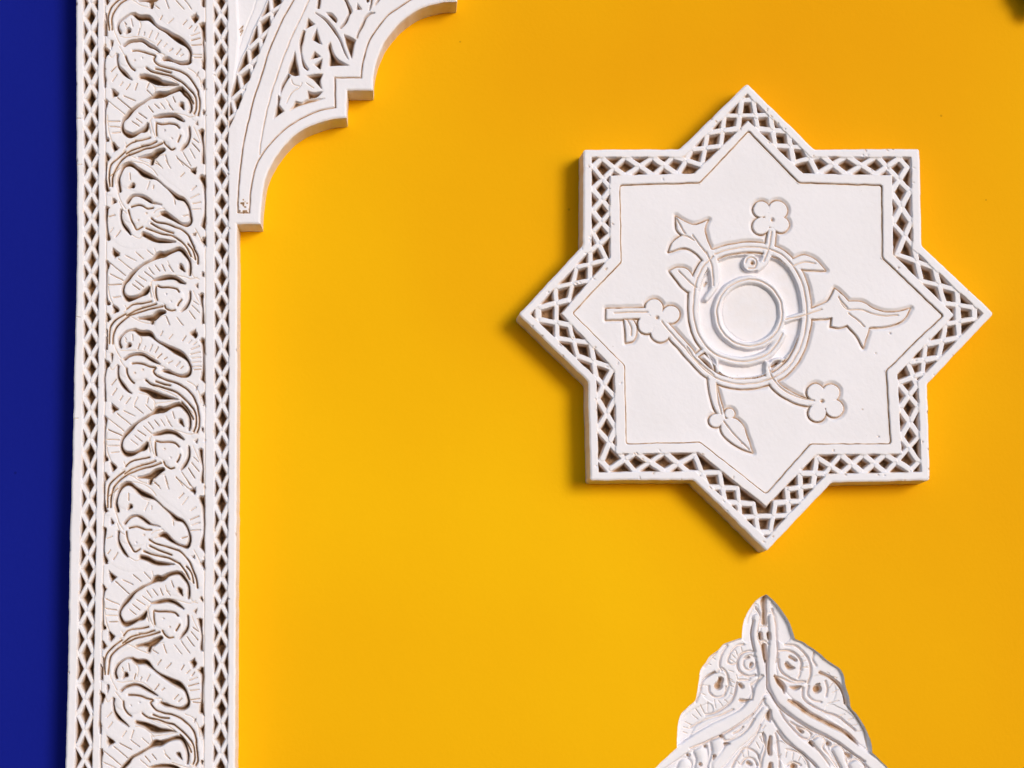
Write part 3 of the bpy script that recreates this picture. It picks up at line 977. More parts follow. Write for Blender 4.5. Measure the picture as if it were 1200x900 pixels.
# band sits slightly proud near the foot with worn grime
W, D = S.sd_stroke([(285, 246, 10), (285, 238, 8)])
rz = vnoise(S.X0[W], S.Y0[W], 2.2, 91)
S.grime[W] = np.maximum(S.grime[W], np.where(D < 2, np.clip(rz * 1.6, 0, .8), 0))
aB = tf(310, 0, 10.0); aC = tf(300, 60, 8.0); aE = tf(390, 0, 7.5)
for q in (aB((515, 215), (590, 285), (478, 338)), aB((610, 332), (640, 430), (672, 522), (558, 465)),
          aB((588, 605), (655, 660), (536, 702)), aB((675, 688), (655, 812), (578, 758)),
          aB((355, 600), (375, 700), (395, 800), (405, 880), (340, 885), (268, 850), (320, 720)),
          aB((770, 495), (800, 600), (860, 690), (985, 765), (756, 772), (764, 650), (738, 545)),
          aB((718, 150), (790, 155), (845, 225), (838, 272), (780, 215)),
          aB((628, -60), (665, -60), (645, 100), (605, 95)),
          aB((1092, 40), (1135, 108), (1070, 115)),
          aB((930, 405), (1000, 430), (1065, 470), (1045, 560), (1020, 690), (985, 600), (950, 500)),
          aC((300, 205), (322, 232), (275, 300), (225, 405), (240, 310)),
          aC((205, 410), (228, 430), (215, 500), (262, 560), (165, 635), (185, 560)),
          aC((470, 232), (545, 215), (628, 212), (604, 280), (618, 360), (540, 272)),
          aC((483, 372), (540, 388), (625, 378), (570, 432), (488, 448)),
          aB((1180, -40), (1240, -40), (1225, 20), (1195, 30))):
    S.cut_poly(q, depth=random.uniform(9.5, 12))
S.cut_poly(aC((320, 552), (370, 470), (430, 478), (480, 452), (640, 442), (560, 470), (430, 505)), depth=3.5)
for q in (aB((465, 370, 30), (430, 480, 42), (423, 560, 22), (432, 650, 15), (460, 760, 38), (500, 810, 30)),
          aB((600, 150, 12), (700, 220, 24), (800, 330, 34), (880, 460, 24), (930, 590, 22), (975, 690, 8)),
          aB((890, 325, 26), (950, 250, 34), (982, 180, 26), (1000, 125, 46), (980, 60, 36), (950, -5, 30), (900, -40, 20)),
          aB((1082, 440, 14), (1100, 380, 22), (1150, 290, 24), (1190, 205, 26), (1235, 160, 24), (1290, 150, 10)),
          aE((320, 90, 8), (335, 40, 16), (345, -40, 20)), aE((375, 40, 8), (400, 0, 20), (440, -50, 20))):
    S.cut_stroke(q, depth=10)
for q in (aC((330, 268, 1), (350, 310, 1), (405, 330, 1)), aC((430, 300, 1), (400, 345, 1), (340, 385, 1), (285, 490, 1)), aC((470, 300, 1), (540, 345, 1))):
    S.line(q, depth=1.6, w=.9, g=.45)
# the leaves of the infill
for nm, q in (('leaf', aB((560, 160), (700, 240), (860, 450), (1000, 740), (900, 700), (790, 570), (740, 520), (620, 300))),
              ('leaf', aB((640, 0), (860, 10), (970, 90), (960, 220), (890, 300), (820, 230), (700, 130))),
              ('leaf', aB((1070, 120), (1190, 100), (1150, 280), (1080, 390), (1060, 470), (930, 390), (960, 260))),
              ('leaf', aB((470, 350), (600, 330), (560, 460), (740, 540), (760, 700), (680, 860), (480, 850), (430, 600))),
              ('leaf', aC((290, 210), (460, 250), (610, 370), (490, 380), (480, 470), (270, 560), (220, 420)))):
    W, D = S.sd_poly(q)
    S.part(W, np.where(A_[W], D, 9), nm + '|a')

# chips and nicks along the frieze
rn = random.Random(8)
for _ in range(46):
    y = rn.uniform(0, 900)
    E = rn.choice([E0, E1, E2, E3, E4, E5, E6, E7])
    if E is E7 and y < 265:
        continue
    x = float(edge(E, y)) + rn.uniform(-.5, .5)
    S.cut_stroke([(x, y, rn.uniform(.8, 2.2)), (x + rn.uniform(-1, 1), y + rn.uniform(-2.5, 2.5), .8)], depth=rn.uniform(.8, 2.5))
for y, x0 in ((138.5, 88.5), (193, 90), (491, 85), (371, 88)):
    S.line([(x0, y, .8), (x0 + 6, y + rn.uniform(-1, 1.5), .8)], depth=1.2, w=.8, g=.5)

T_F = 40.
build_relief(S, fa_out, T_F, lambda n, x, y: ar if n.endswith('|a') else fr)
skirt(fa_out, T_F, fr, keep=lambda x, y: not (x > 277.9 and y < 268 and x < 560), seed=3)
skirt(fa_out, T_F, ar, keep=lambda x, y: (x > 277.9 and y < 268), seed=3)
del S

# ================================================================== star
st = thing('star_medallion', 'large eight-pointed white plaster star with lattice border and carved flower sprays, on the yellow wall',
           'medallion', on_plane(885, 648, 0))
OUT = [(875.5, 98), (954.5, 175), (1077.5, 174.5), (1080, 288), (1164.5, 367), (1086.5, 450), (1090, 562.5), (975, 565), (898.5, 645.5),
       (812.7, 562), (692, 562.7), (689.3, 446.7), (608, 368.5), (683.3, 287.3), (684, 175.3), (796.7, 174.7)]
GRV = [(877.3, 153.3), (936, 214), (1033.5, 217), (1034, 302), (1105.3, 369.5), (1038.7, 434), (1044, 520), (950, 520), (898, 578.7),
       (820.7, 518), (734, 520), (732, 428), (671.3, 366.7), (728, 306.7), (726.7, 217), (820.7, 214)]


def mixp(f, fb=None):
    out = []
    for i, (o, g) in enumerate(zip(OUT, GRV)):
        ff = f if i % 2 else (fb or f)
        if i in (2, 6, 10, 14):
            ff = f
        out.append((o[0] + (g[0] - o[0]) * ff, o[1] + (g[1] - o[1]) * ff))
    return out


def round_corners(P, r):
    out = []
    n = len(P)
    for i in range(n):
        p = np.array(P[i], float); a = np.array(P[i - 1], float); b = np.array(P[(i + 1) % n], float)
        u = (a - p) / np.linalg.norm(a - p); v = (b - p) / np.linalg.norm(b - p)
        A = p + u * r; B = p + v * r
        for t in (0, .25, .5, .75, 1):
            out.append(tuple((1 - t) ** 2 * A + 2 * t * (1 - t) * p + t * t * B))
    return out


st_out = rough_outline(round_corners(OUT, 3.2), 1.6, .38, 55)
R = Relief(600, 90, 1172, 654, .72, 41, wob=.4)
R.names[0] = 'outer_rim'
full = np.full(R.X.shape, 60., np.float32)


def arr(P, smooth=False):
    W, D = R.sd_poly(P, pad=8)
    a = full.copy()
    a[W] = D
    return a


b_out = arr(mixp(.222, .215)); b_in = arr(mixp(.72, .78)); b_grv = arr(GRV)
b_out = np.where(b_out > 50, 60, b_out)
band = np.maximum(b_out, -b_in)
R.names.append('inner_frame'); R.ids[b_in < 0] = 1
R.names.append('star_field'); R.ids[b_grv < 0] = 2
DD = [(876.4, 123.3), (895.3, 142), (916, 162), (936.7, 181.3), (960.7, 192.7), (992.7, 193.3), (1027.3, 193), (1054, 194.7), (1056, 224),
      (1057.3, 260), (1061.3, 293), (1088, 321.3), (1114.7, 347.3), (1135.5, 367), (1116.7, 387.3), (1092.7, 411.3), (1072.7, 430.7),
      (1064, 450), (1066, 477.5), (1067.3, 511), (1067.3, 541), (1038, 543.5), (1012, 543.5), (986, 543.5), (962, 545.5), (945.3, 562),
      (931.3, 580), (916.7, 596.7), (896, 617), (875.3, 598), (857.3, 580), (836.7, 562), (810.7, 543.5), (778.7, 541.5), (744.7, 541.5), (714, 540.5),
      (711, 502), (711, 466), (708.5, 436), (684.7, 409.3), (660, 388), (637.5, 367.3), (658.7, 344), (683.3, 320.7), (701.3, 300),
      (705.8, 272.7), (705.5, 246.7), (705.3, 221.3), (705, 195), (732.7, 194.4), (766, 194.4), (792, 193.3), (817, 184.5), (836.7, 163.3), (857.3, 142.7)]
TIPS = {0, 7, 13, 20, 28, 35, 41, 48}
R.gk = .95
lattice(R, DD, 10.8, None, 6.1, depth=12., band=band, tips=TIPS, name='lattice_link')
# frame line and the slightly sunken field
fd = np.clip(-b_grv / 1.6, 0, 1)
R.base -= 2.4 * fd
gp = [(x, y, 1) for x, y in round_corners(GRV, 3)]
gp.append(gp[0])
R.line(gp, depth=2.6, w=1.4, g=1.05, smooth=False)
# a missing stretch of the line at the upper left of the field, as worn away
nzr = vnoise(R.X0, R.Y0, 30, 5)

RINGD = 6.5
k1 = tf(780, 220, 5.625); k2 = tf(700, 330, 7.5); k3 = tf(800, 400, 6.0); k4 = tf(930, 290, 6.925)
S1 = [(776, 376), (782, 384), (795, 399), (812, 418), (827, 434), (845, 445), (868, 449.5), (893, 447), (915, 437.5), (931, 421), (941.5, 398),
      (946, 370), (943.5, 342), (934, 317), (919, 300), (900, 291), (876, 289), (852, 292.5), (838, 297)]
S2 = [(836, 300), (824, 313), (816.5, 330), (813, 350), (814, 375), (822, 397), (836, 413), (855, 421), (875, 423), (895, 417.5), (908, 407), (917, 391)]
ring = [(879 + 38.6 * math.cos(t), 366 + 39 * math.sin(t)) for t in [i * math.pi / 8 for i in range(16)]]


def moat(W, D, depth=4.6, w=4.6, g=.62):
    if W is None:
        return
    t = np.clip(1 - D / w, 0, 1)
    f = np.where((D > -.6), t ** 1.25 * depth, 0) * (D > -.6)
    # the cut leans: wide and soft on the upper right, tight on the lower left
    f = np.where(D < 0, depth * np.clip(1 + D / .8, 0, 1), f)
    R.inc[W] = np.maximum(R.inc[W], f)
    R.grime[W] = np.maximum(R.grime[W], g * np.exp(-((D - .4) / 1.1) ** 2))


shapes = []     # (name, kind, pts, extra)
strokes = [('ring_strand', [(x, y, 12.0) for x, y in S2]),
           ('ring_strand', [(x, y, 11.5) for x, y in S1]),
           ]
polys = [
    ('tulip', k1((70, 183), (180, 238), (283, 208), (262, 260), (275, 330), (310, 420), (345, 520), (350, 620), (300, 650), (285, 540), (250, 480),
                 (190, 420), (120, 395), (20, 420), (50, 350), (108, 310), (75, 270))),
    ('leaf', k1((28, 545), (80, 520), (150, 535), (205, 620), (218, 675), (150, 685), (100, 640))),
    ('leaf', k1((838, 468), (920, 440), (1000, 475), (1060, 545), (940, 540), (850, 530))),
    ('blossom', k4((240, 470), (290, 420), (340, 328), (410, 385), (450, 435), (560, 440), (700, 510), (830, 520), (955, 492), (900, 580), (800, 630),
                   (620, 650), (570, 812), (520, 720), (440, 632), (370, 648), (305, 640), (318, 570), (160, 582), (120, 560))),
    ('strap', k2((78, 232), (440, 222), (470, 320), (78, 332))),
    ('leaf', k2((235, 325), (320, 335), (350, 400), (340, 480), (312, 520), (255, 535), (250, 420))),
    ('bud', k3((280, 540), (370, 540), (430, 590), (460, 680), (497, 782), (400, 745), (310, 680), (270, 610))),
]
flow = [(k1((707, 207, 28)), k1((635, 140, 92), (742, 145, 108), (762, 240, 92), (632, 248, 96))),
        (k2((530, 315, 32)), k2((500, 228, 134), (648, 285, 136), (440, 372, 140), (558, 448, 142))),
        (k3((985, 418, 30)), k3((938, 355, 104), (1045, 362, 108), (1072, 470, 108), (950, 500, 108)))]
knobs = k3((235, 555, 96), (332, 508, 74)) + k1((565, 495, 118))
stems = [k1((704, 280, 56), (692, 380, 62), (660, 470, 62), (610, 530, 44)),
         k1((300, 430, 60), (335, 540, 58), (325, 640, 52), (270, 730, 40)),
         k1((200, 640, 26), (235, 545, 30), (275, 490, 26)),
         k4((-60, 590, 50), (0, 565, 52), (110, 535, 56), (240, 490, 66), (330, 450, 90)),
         k3((210, 255, 66), (222, 350, 62), (250, 450, 60), (285, 545, 44)),
         k3((598, 150, 40), (612, 235, 56), (675, 325, 60), (765, 385, 60), (870, 425, 54), (950, 428, 50)),
         k3((595, 190, 28), (640, 130, 28), (705, 125, 30)),
         k2((885, 640, 36), (950, 605, 38), (1035, 655, 40), (1062, 780, 40))]
allstk = [s_ for _, s_ in strokes] + stems
# moats first, then the sunken rings, then the raised strands over them
for q in allstk:
    W, D = R.sd_stroke(q, pad=6); moat(W, D)
for _, q in polys:
    W, D = R.sd_poly(q, pad=6, smooth='smart'); moat(W, D)
def flower_sd(c, ps, pad=6):
    W = R.win(c[0][0], c[0][1], c[0][0], c[0][1], 34 + pad)
    x, y = R.X[W], R.Y[W]
    ds = [np.hypot(x - p[0], y - p[1]) - p[2] * .59 for p in ps]
    ds.append(np.hypot(x - c[0][0], y - c[0][1]) - 9.5)
    return W, np.minimum.reduce(ds), ds


for c, ps in flow:
    W, D, _ = flower_sd(c, ps); moat(W, D)
for p in knobs[:2]:
    W, D = R.sd_stroke([p], pad=6); moat(W, D)
rec = [(880, 297), (912, 303), (931, 322), (940, 350), (940, 382), (929, 410), (912, 428), (893, 440), (868, 443), (850, 440), (838, 428), (822, 402),
       (819, 375), (819, 345), (827, 320), (845, 303)]


def sink(W, D, h, edge=2.4, clear=True):
    k = np.clip(-D / edge, 0, 1); k = k * k * (3 - 2 * k)
    R.base[W] = R.base[W] * (1 - k) + h * k
    if clear:
        R.inc[W] = np.where(D < 0, 0, R.inc[W])
        R.grime[W] = np.where(D < 0, .07, R.grime[W])


W, D = R.sd_poly(rec, smooth=True); sink(W, D, -2.4 - RINGD)
nid = {}


def lay(W, D, h, name, edge=1.5):
    """raise a strand back over the sunken ground"""
    k = np.clip((-D) / edge, 0, 1); k = np.sqrt(np.clip(1 - (1 - k) ** 2, 0, 1))
    R.base[W] = np.where(D < 0, np.maximum(R.base[W] * (1 - k) + h * k, np.minimum(R.base[W], h)), R.base[W])
    R.inc[W] = np.where(D < 0, R.inc[W] * (1 - k) , R.inc[W])
    R.grime[W] = np.where(D < 0, R.grime[W] * np.clip(1 + D / .9, 0, 1), R.grime[W])
    R.part(W, D, name)


TOP = -2.3
for nm, q in strokes:
    W, D = R.sd_stroke(q); lay(W, D, TOP, nm, edge=3.6)
W, D = R.sd_stroke([(x, y, 10.5) for x, y in ring], close=True)
lay(W, D, TOP - .3, 'inner_ring', edge=3.4)
# disc inside
R.names.append('centre_disc'); ic = len(R.names) - 1
W, D = R.sd_stroke([(882, 364.5, 66)]); mk = (D < 1) & (R.base[W] < -6); R.ids[W] = np.where(mk, ic, R.ids[W])
R.base[W] = np.where(mk, R.base[W] + .8, R.base[W])
for q in stems:
    W, D = R.sd_stroke(q); lay(W, D, TOP + .2, 'stem', edge=3.2)
for nm, q in polys:
    W, D = R.sd_poly(q, smooth='smart'); lay(W, D, TOP, nm, edge=2.4)
flower_ids = []
for c, ps in flow:
    m = []
    W, D, ds = flower_sd(c, ps)
    hub = 'flower|%d' % len(flower_ids)
    lay(W, D, TOP + .1, hub, edge=1.6)
    for i, d in enumerate(ds[:4]):
        oth = np.minimum.reduce([ds[j] for j in range(4) if j != i])
        R.part(W, np.where((d < oth) & (ds[4] > -5), d, 9), 'petal|%d' % len(flower_ids))
    for i in range(4):
        for j in range(i + 1, 4):
            # a small nick where two petals meet
            if np.hypot(ps[i][0] - ps[j][0], ps[i][1] - ps[j][1]) < 1.25 * (ps[i][2]):
                seam = np.abs(ds[i] - ds[j])
                f = np.exp(-(seam / 1.1) ** 2) * np.clip((np.hypot(R.X[W] - c[0][0], R.Y[W] - c[0][1]) - 11) / 6, 0, 1) * (D < .5) * (np.maximum(ds[i], ds[j]) < 1)
                R.inc[W] = np.maximum(R.inc[W], .8 * f)
    flower_ids.append(1)
    q = np.clip(-(np.hypot(R.X[W] - c[0][0], R.Y[W] - c[0][1]) - 9) / 3, 0, 1)
    R.base[W] = R.base[W] * (1 - q) + (TOP + .1) * q; R.inc[W] *= 1 - q; R.grime[W] *= 1 - q
    R.cut_stroke([(c[0][0], c[0][1], 4.2)], depth=2.6)
for p in knobs:
    W, D = R.sd_stroke([p]); lay(W, D, TOP + .1, 'knob', edge=1.8)
# middle lines of the strands
ml = [[(x, y, 1) for x, y in S1], [(x, y, 1) for x, y in S2], [(x, y, 1) for x, y in ring + ring[:1]],
      k1((700, 290, 1), (685, 390, 1), (650, 480, 1)), k1((270, 420, 1), (310, 520, 1), (315, 640, 1)), k1((180, 310, 1), (230, 380, 1), (270, 430, 1)),
      k1((105, 310, 1), (150, 320, 1), (190, 345, 1)), k1((75, 200, 1), (110, 270, 1), (130, 300, 1)),
      k1((90, 545, 1), (150, 610, 1), (205, 655, 1)), k1((850, 510, 1), (920, 485, 1), (990, 495, 1)),
      k4((370, 395, 1), (430, 495, 1), (560, 505, 1), (700, 550, 1), (850, 548, 1)), k4((-60, 580, 1), (100, 545, 1), (230, 500, 1)),
      k4((450, 530, 1), (530, 590, 1), (580, 640, 1)), k4((370, 400, 1), (440, 490, 1)),
      k2((150, 272, 1), (300, 264, 1), (440, 264, 1)), k2((265, 325, 1), (300, 400, 1), (300, 470, 1)),
      k3((240, 290, 1), (250, 400, 1), (275, 510, 1)), k3((290, 560, 1), (370, 660, 1), (470, 760, 1)),
      k3((610, 180, 1), (640, 260, 1), (720, 345, 1), (830, 395, 1), (930, 415, 1)), k3((30, 40, 1), (120, 150, 1), (220, 235, 1)),
      k1((530, 490, 1), (545, 460, 1), (580, 455, 1), (605, 485, 1), (590, 525, 1), (550, 530, 1))]
for q in ml:
    R.line(q, depth=2.4, w=1.5, g=.5)
# petal notches
for c, ps in flow:
    cx, cy = c[0][:2]
    for i in range(4):
        a = ps[i]; b = ps[(i + 1) % 4]
        mx_, my_ = (a[0] + b[0]) / 2, (a[1] + b[1]) / 2
        dx, dy = mx_ - cx, my_ - cy
R.cut_stroke(k2((925, 685, 14), (960, 710, 26), (1005, 755, 14)), depth=5)
R.cut_stroke(k3((640, 165, 22), (675, 150, 26)), depth=4)
R.cut_stroke(k1((577, 493, 30)), depth=3.2)
R.cut_stroke(k1((262, 640, 10), (275, 618, 16)), depth=3)
# stray flecks and small holes in the field
for x, y, w_ in ((1043.5, 390, 2.2), (1027, 414, 1.6), (1030, 511.8, 1.8), (1011, 480, 1), (870, 519, 1.2), (698, 468, 1.5), (733, 345.5, 0.1), (713, 250, .1)):
    if w_ > .5:
        R.cut_stroke([(x, y, w_)], depth=1.6)
rn = random.Random(4)
for _ in range(90):
    i = rn.randrange(16); f = rn.random(); o = OUT[i]; p = OUT[(i + 1) % 16]
    x = o[0] + (p[0] - o[0]) * f; y = o[1] + (p[1] - o[1]) * f
    cxx, cyy = 885 - x, 370 - y; l = math.hypot(cxx, cyy); tt = rn.choice([1.2, 9, 31, 42]) + rn.uniform(-1, 1)
    x += cxx / l * tt; y += cyy / l * tt
    R.cut_stroke([(x, y, rn.uniform(.7, 1.8)), (x + rn.uniform(-2, 2), y + rn.uniform(-2, 2), .6)], depth=rn.uniform(.7, 2))

T_S = 40.
fl_parent = {}
R.made = {}


def star_parent(n, x, y):
    return st


build_relief(R, st_out, T_S, star_parent)
skirt(st_out, T_S, st, seed=12, draft=1.6)
bpy.context.view_layer.update()
# petals belong to their flower
hubs = {}
for i, ob in R.made.items():
    if R.names[i].startswith('flower|'):
        hubs[R.names[i].split('|')[1]] = ob
for i, ob in R.made.items():
    if R.names[i].startswith('petal|'):
        hb = hubs.get(R.names[i].split('|')[1])
        if hb:
            off = ob.location - hb.location
            ob.parent = hb; ob.location = off
del R

# ================================================================== sunken ornament at the foot
og = thing('carved_finial', 'pointed white panel of leaves and spirals sunk in the wall below the star',
           'carving', on_plane(900, 900, 0))
Q = Relief(740, 690, 1062, 936, .65, 71, wob=.4)
Q.names[0] = 'carved_ground'


def F3(*p): return F_(*p)


PITQ = []
for q in (F_((728, 70, 30), (715, 120, 44), (724, 200, 34), (724, 300, 40)), F_((690, 395, 30), (692, 440, 26)), F_((762, 395, 26), (766, 440, 22)),
          F_((722, 500, 34), (728, 570, 34), (738, 640, 22)), F_((612, 665, 30), (600, 690, 18)), F_((560, 615, 12), (590, 600, 14)),
          F_((925, 665, 34), (945, 690, 36), (985, 695, 14)), F_((955, 600, 26), (1005, 628, 20)), F_((215, 780, 10), (250, 755, 16), (290, 737, 14)),
          F_((330, 785, 10), (345, 800, 36), (330, 830, 40)),
          G_((660, 112, 66)), G_((672, 80, 34), (688, 35, 12)), G_((870, 100, 30), (885, 118, 34)), G_((868, 250, 28), (900, 255, 28), (960, 240, 10)),
          G_((1150, 345, 14), (1135, 400, 44), (1140, 440, 20)), G_((1150, 590, 22), (1140, 680, 34), (1145, 745, 34)), G_((545, 680, 24)),
          G_((690, 590, 28)), G_((622, 772, 26), (610, 800, 12)), G_((488, 850, 28)), G_((380, 765, 30)), G_((945, 838, 36), (965, 850, 28)), G_((725, 660, 24), (760, 655, 14)),
          H_((140, 95, 16), (180, 145, 44), (222, 200, 34), (222, 240, 16)), H_((275, 190, 12), (325, 200, 34), (370, 185, 12)),
          H_((260, 310, 16), (330, 340, 46), (450, 430, 38), (600, 510, 36), (740, 580, 36), (830, 650, 30), (875, 700, 8)),
          H_((100, 400, 18), (80, 450, 34), (75, 480, 14)), H_((100, 680, 24), (95, 730, 38), (100, 780, 30)), H_((515, 205, 64)), H_((510, 170, 18), (535, 160, 8)),
          H_((340, 550, 18), (380, 585, 26)), H_((460, 680, 30), (480, 705, 20)), H_((615, 690, 34)), H_((800, 800, 40), (770, 780, 20)), H_((310, 890, 50)),
          H_((270, 15, 40)), H_((540, 65, 22), (620, 100, 24), (700, 165, 24), (745, 240, 24), (765, 330, 18)), H_((105, 870, 30), (105, 900, 40))):
    PITQ.append(q)
lines = [
    (F_((650, 165, 1), (690, 240, 1), (672, 330, 1), (665, 420, 1), (700, 520, 1), (738, 680, 1), (750, 830, 1)), 2.4),
    (F_((640, 130, 1), (600, 220, 1), (575, 300, 1)), .6),
    (F_((632, 280, 1), (612, 380, 1), (620, 470, 1), (640, 550, 1)), 2.6),
    (F_((795, 180, 1), (825, 300, 1), (835, 430, 1), (845, 560, 1), (830, 650, 1)), 2.6),
    (F_((690, 330, 1), (760, 330, 1)), 1.0), (F_((690, 480, 1), (720, 460, 1), (765, 490, 1)), 1.2),
    (F_((630, 548, 1), (560, 555, 1), (502, 600, 1), (485, 660, 1), (510, 730, 1), (580, 768, 1), (650, 762, 1)), 2.6),
    (F_((650, 600, 1), (600, 585, 1), (550, 610, 1), (540, 670, 1), (575, 715, 1), (640, 700, 1), (655, 650, 1)), 1.6),
    (F_((545, 490, 1), (490, 500, 1), (430, 560, 1), (405, 640, 1), (440, 665, 1), (480, 650, 1)), 1.8),
    (F_((395, 500, 1), (345, 590, 1), (330, 680, 1), (350, 720, 1)), 2.0),
    (F_((850, 620, 1), (860, 700, 1), (910, 762, 1), (1000, 808, 1), (1090, 820, 1)), 2.6),
    (F_((860, 545, 1), (940, 545, 1), (1010, 580, 1), (1048, 640, 1), (1050, 715, 1)), 2.4),
    (F_((905, 490, 1), (1000, 505, 1), (1080, 570, 1), (1130, 660, 1), (1135, 740, 1), (1110, 830, 1)), 2.2),
    (F_((500, 805, 1), (590, 800, 1)), 1.8), (F_((695, 765, 1), (660, 810, 1), (610, 840, 1)), 2.0),
    (F_((300, 740, 1), (350, 700, 1), (400, 760, 1), (405, 830, 1)), 1.6),
    (F_((200, 690, 1), (230, 640, 1), (300, 560, 1)), 1.0),
    (F_((1165, 560, 1), (1150, 620, 1), (1180, 680, 1)), 1.6),
    (G_((572, 120, 1), (580, 175, 1), (640, 222, 1), (720, 200, 1), (735, 120, 1)), 2.0),
    (G_((545, 385, 1), (640, 362, 1), (740, 300, 1), (800, 230, 1), (840, 80, 1)), 2.6),
    (G_((400, 505, 1), (550, 425, 1), (700, 382, 1), (800, 330, 1)), 1.6),
    (G_((395, 700, 1), (560, 635, 1), (700, 572, 1), (830, 490, 1), (990, 372, 1)), 3.0),
    (G_((1000, 360, 1), (1060, 270, 1), (1090, 235, 1)), 2.0),
    (G_((700, 580, 1), (730, 630, 1), (830, 600, 1), (930, 520, 1), (1000, 420, 1)), 2.0),
    (G_((800, 560, 1), (850, 540, 1), (890, 500, 1)), 2.2),
    (G_((940, 690, 1), (1000, 600, 1), (1060, 480, 1)), 1.8),
    (G_((790, 880, 1), (830, 800, 1), (900, 705, 1), (980, 715, 1), (1040, 770, 1), (1055, 880, 1)), 2.2),
    (G_((880, 850, 1), (920, 800, 1), (990, 800, 1), (1030, 860, 1)), 2.0),
    (G_((740, 0, 1), (760, 80, 1), (740, 160, 1)), 1.6), (G_((450, 260, 1), (490, 170, 1), (520, 60, 1), (620, -20, 1)), 1.8),
    (G_((860, 20, 1), (910, 10, 1), (960, 40, 1)), 1.5), (G_((860, 55, 1), (920, 60, 1)), 1.5), (G_((970, 100, 1), (985, 170, 1), (970, 240, 1)), 2.0),
    (G_((1075, 20, 1), (1020, 80, 1), (970, 110, 1)), 2.0),
    (H_((75, -40, 1), (72, 100, 1), (80, 200, 1), (140, 300, 1), (200, 385, 1), (320, 475, 1), (450, 562, 1), (560, 612, 1), (700, 685, 1), (820, 772, 1), (930, 845, 1)), 3.4),
    (H_((140, 90, 1), (200, 110, 1), (290, 150, 1), (380, 150, 1)), 1.8),
    (H_((190, 395, 1), (240, 490, 1), (310, 565, 1), (380, 635, 1), (440, 655, 1)), 2.6),
    (H_((280, 500, 1), (350, 540, 1), (430, 570, 1), (465, 610, 1), (440, 655, 1)), 2.2),
    (H_((165, 580, 1), (240, 670, 1), (330, 732, 1), (440, 822, 1), (510, 895, 1)), 3.2),
    (H_((390, 195, 1), (395, 290, 1), (470, 352, 1), (580, 408, 1), (700, 455, 1), (780, 512, 1), (850, 572, 1)), 2.6),
    (H_((440, 180, 1), (435, 260, 1), (490, 312, 1), (550, 322, 1)), 2.0),
    (H_((590, 140, 1), (608, 200, 1), (595, 272, 1)), 1.8),
    (H_((370, 0, 1), (365, 60, 1), (350, 110, 1)), 1.4), (H_((455, 0, 1), (455, 80, 1), (430, 150, 1)), 1.8),
    (H_((480, 650, 1), (530, 620, 1), (590, 665, 1), (560, 720, 1), (620, 790, 1), (690, 890, 1)), 2.0),
    (H_((500, 720, 1), (560, 790, 1), (620, 880, 1)), 1.8),
    (H_((640, 720, 1), (700, 700, 1), (760, 770, 1), (770, 830, 1), (800, 900, 1)), 2.2),
    (H_((650, 760, 1), (690, 840, 1), (720, 900, 1)), 2.0), (H_((800, 850, 1), (860, 825, 1), (930, 870, 1), (940, 910, 1)), 2.2),
    (H_((150, 600, 1), (170, 700, 1), (180, 800, 1), (185, 900, 1)), 2.0), (H_((250, 740, 1), (350, 765, 1), (420, 840, 1), (440, 900, 1)), 1.8),
    (H_((40, 600, 1), (60, 720, 1), (30, 820, 1), (20, 900, 1)), 2.0),
    (H_((255, 880, 1), (310, 850, 1), (370, 880, 1)), 1.8), (H_((755, 330, 1), (850, 440, 1), (930, 580, 1), (960, 740, 1)), 1.4),
]
LINQ = lines
ribs = [G_(*p) for p in (((560, 260), (560, 350)), ((620, 240), (635, 320)), ((660, 250), (705, 305)), ((720, 240), (750, 270)), ((490, 290), (530, 370)),
                         ((450, 330), (500, 400)), ((420, 380), (470, 425)), ((350, 450), (410, 480)), ((335, 500), (390, 515)), ((325, 545), (365, 560)),
                         ((770, 110), (800, 120)), ((770, 60), (810, 80)), ((770, 180), (800, 195)), ((490, 180), (540, 200)), ((480, 110), (560, 110)),
                         ((1050, 590), (1085, 650)), ((1020, 640), (1050, 700)), ((1080, 540), (1085, 600)), ((880, 720), (900, 780)), ((940, 710), (940, 770)),
                         ((830, 810), (870, 850)), ((590, 700), (600, 720)))]
ribs += [H_(*p) for p in (((700, 215), (650, 245)), ((705, 310), (610, 335)), ((620, 200), (660, 150)), ((760, 430), (710, 450)), ((840, 460), (790, 480)),
                          ((870, 520), (820, 530)), ((905, 575), (850, 585)), ((620, 70), (600, 60)), ((690, 110), (640, 100)), ((720, 160), (690, 140)),
                          ((60, 530), (30, 560)), ((50, 600), (10, 640)), ((200, 780), (180, 820)), ((250, 760), (240, 810)), ((310, 770), (300, 830)), ((370, 800), (350, 840)),
                          ((390, 25), (420, 10)), ((420, 15), (445, 5)))]
ribs += [F_(*p) for p in (((470, 540), (490, 590)), ((440, 580), (470, 610)), ((425, 620), (455, 640)), ((520, 505), (530, 550)), ((410, 720), (450, 730)),
                          ((410, 790), (440, 800)), ((1050, 600), (1085, 585)), ((1060, 640), (1105, 630)), ((1060, 690), (1110, 695)), ((480, 760), (490, 800)),
                          ((260, 600), (290, 620)), ((220, 660), (250, 670)))]
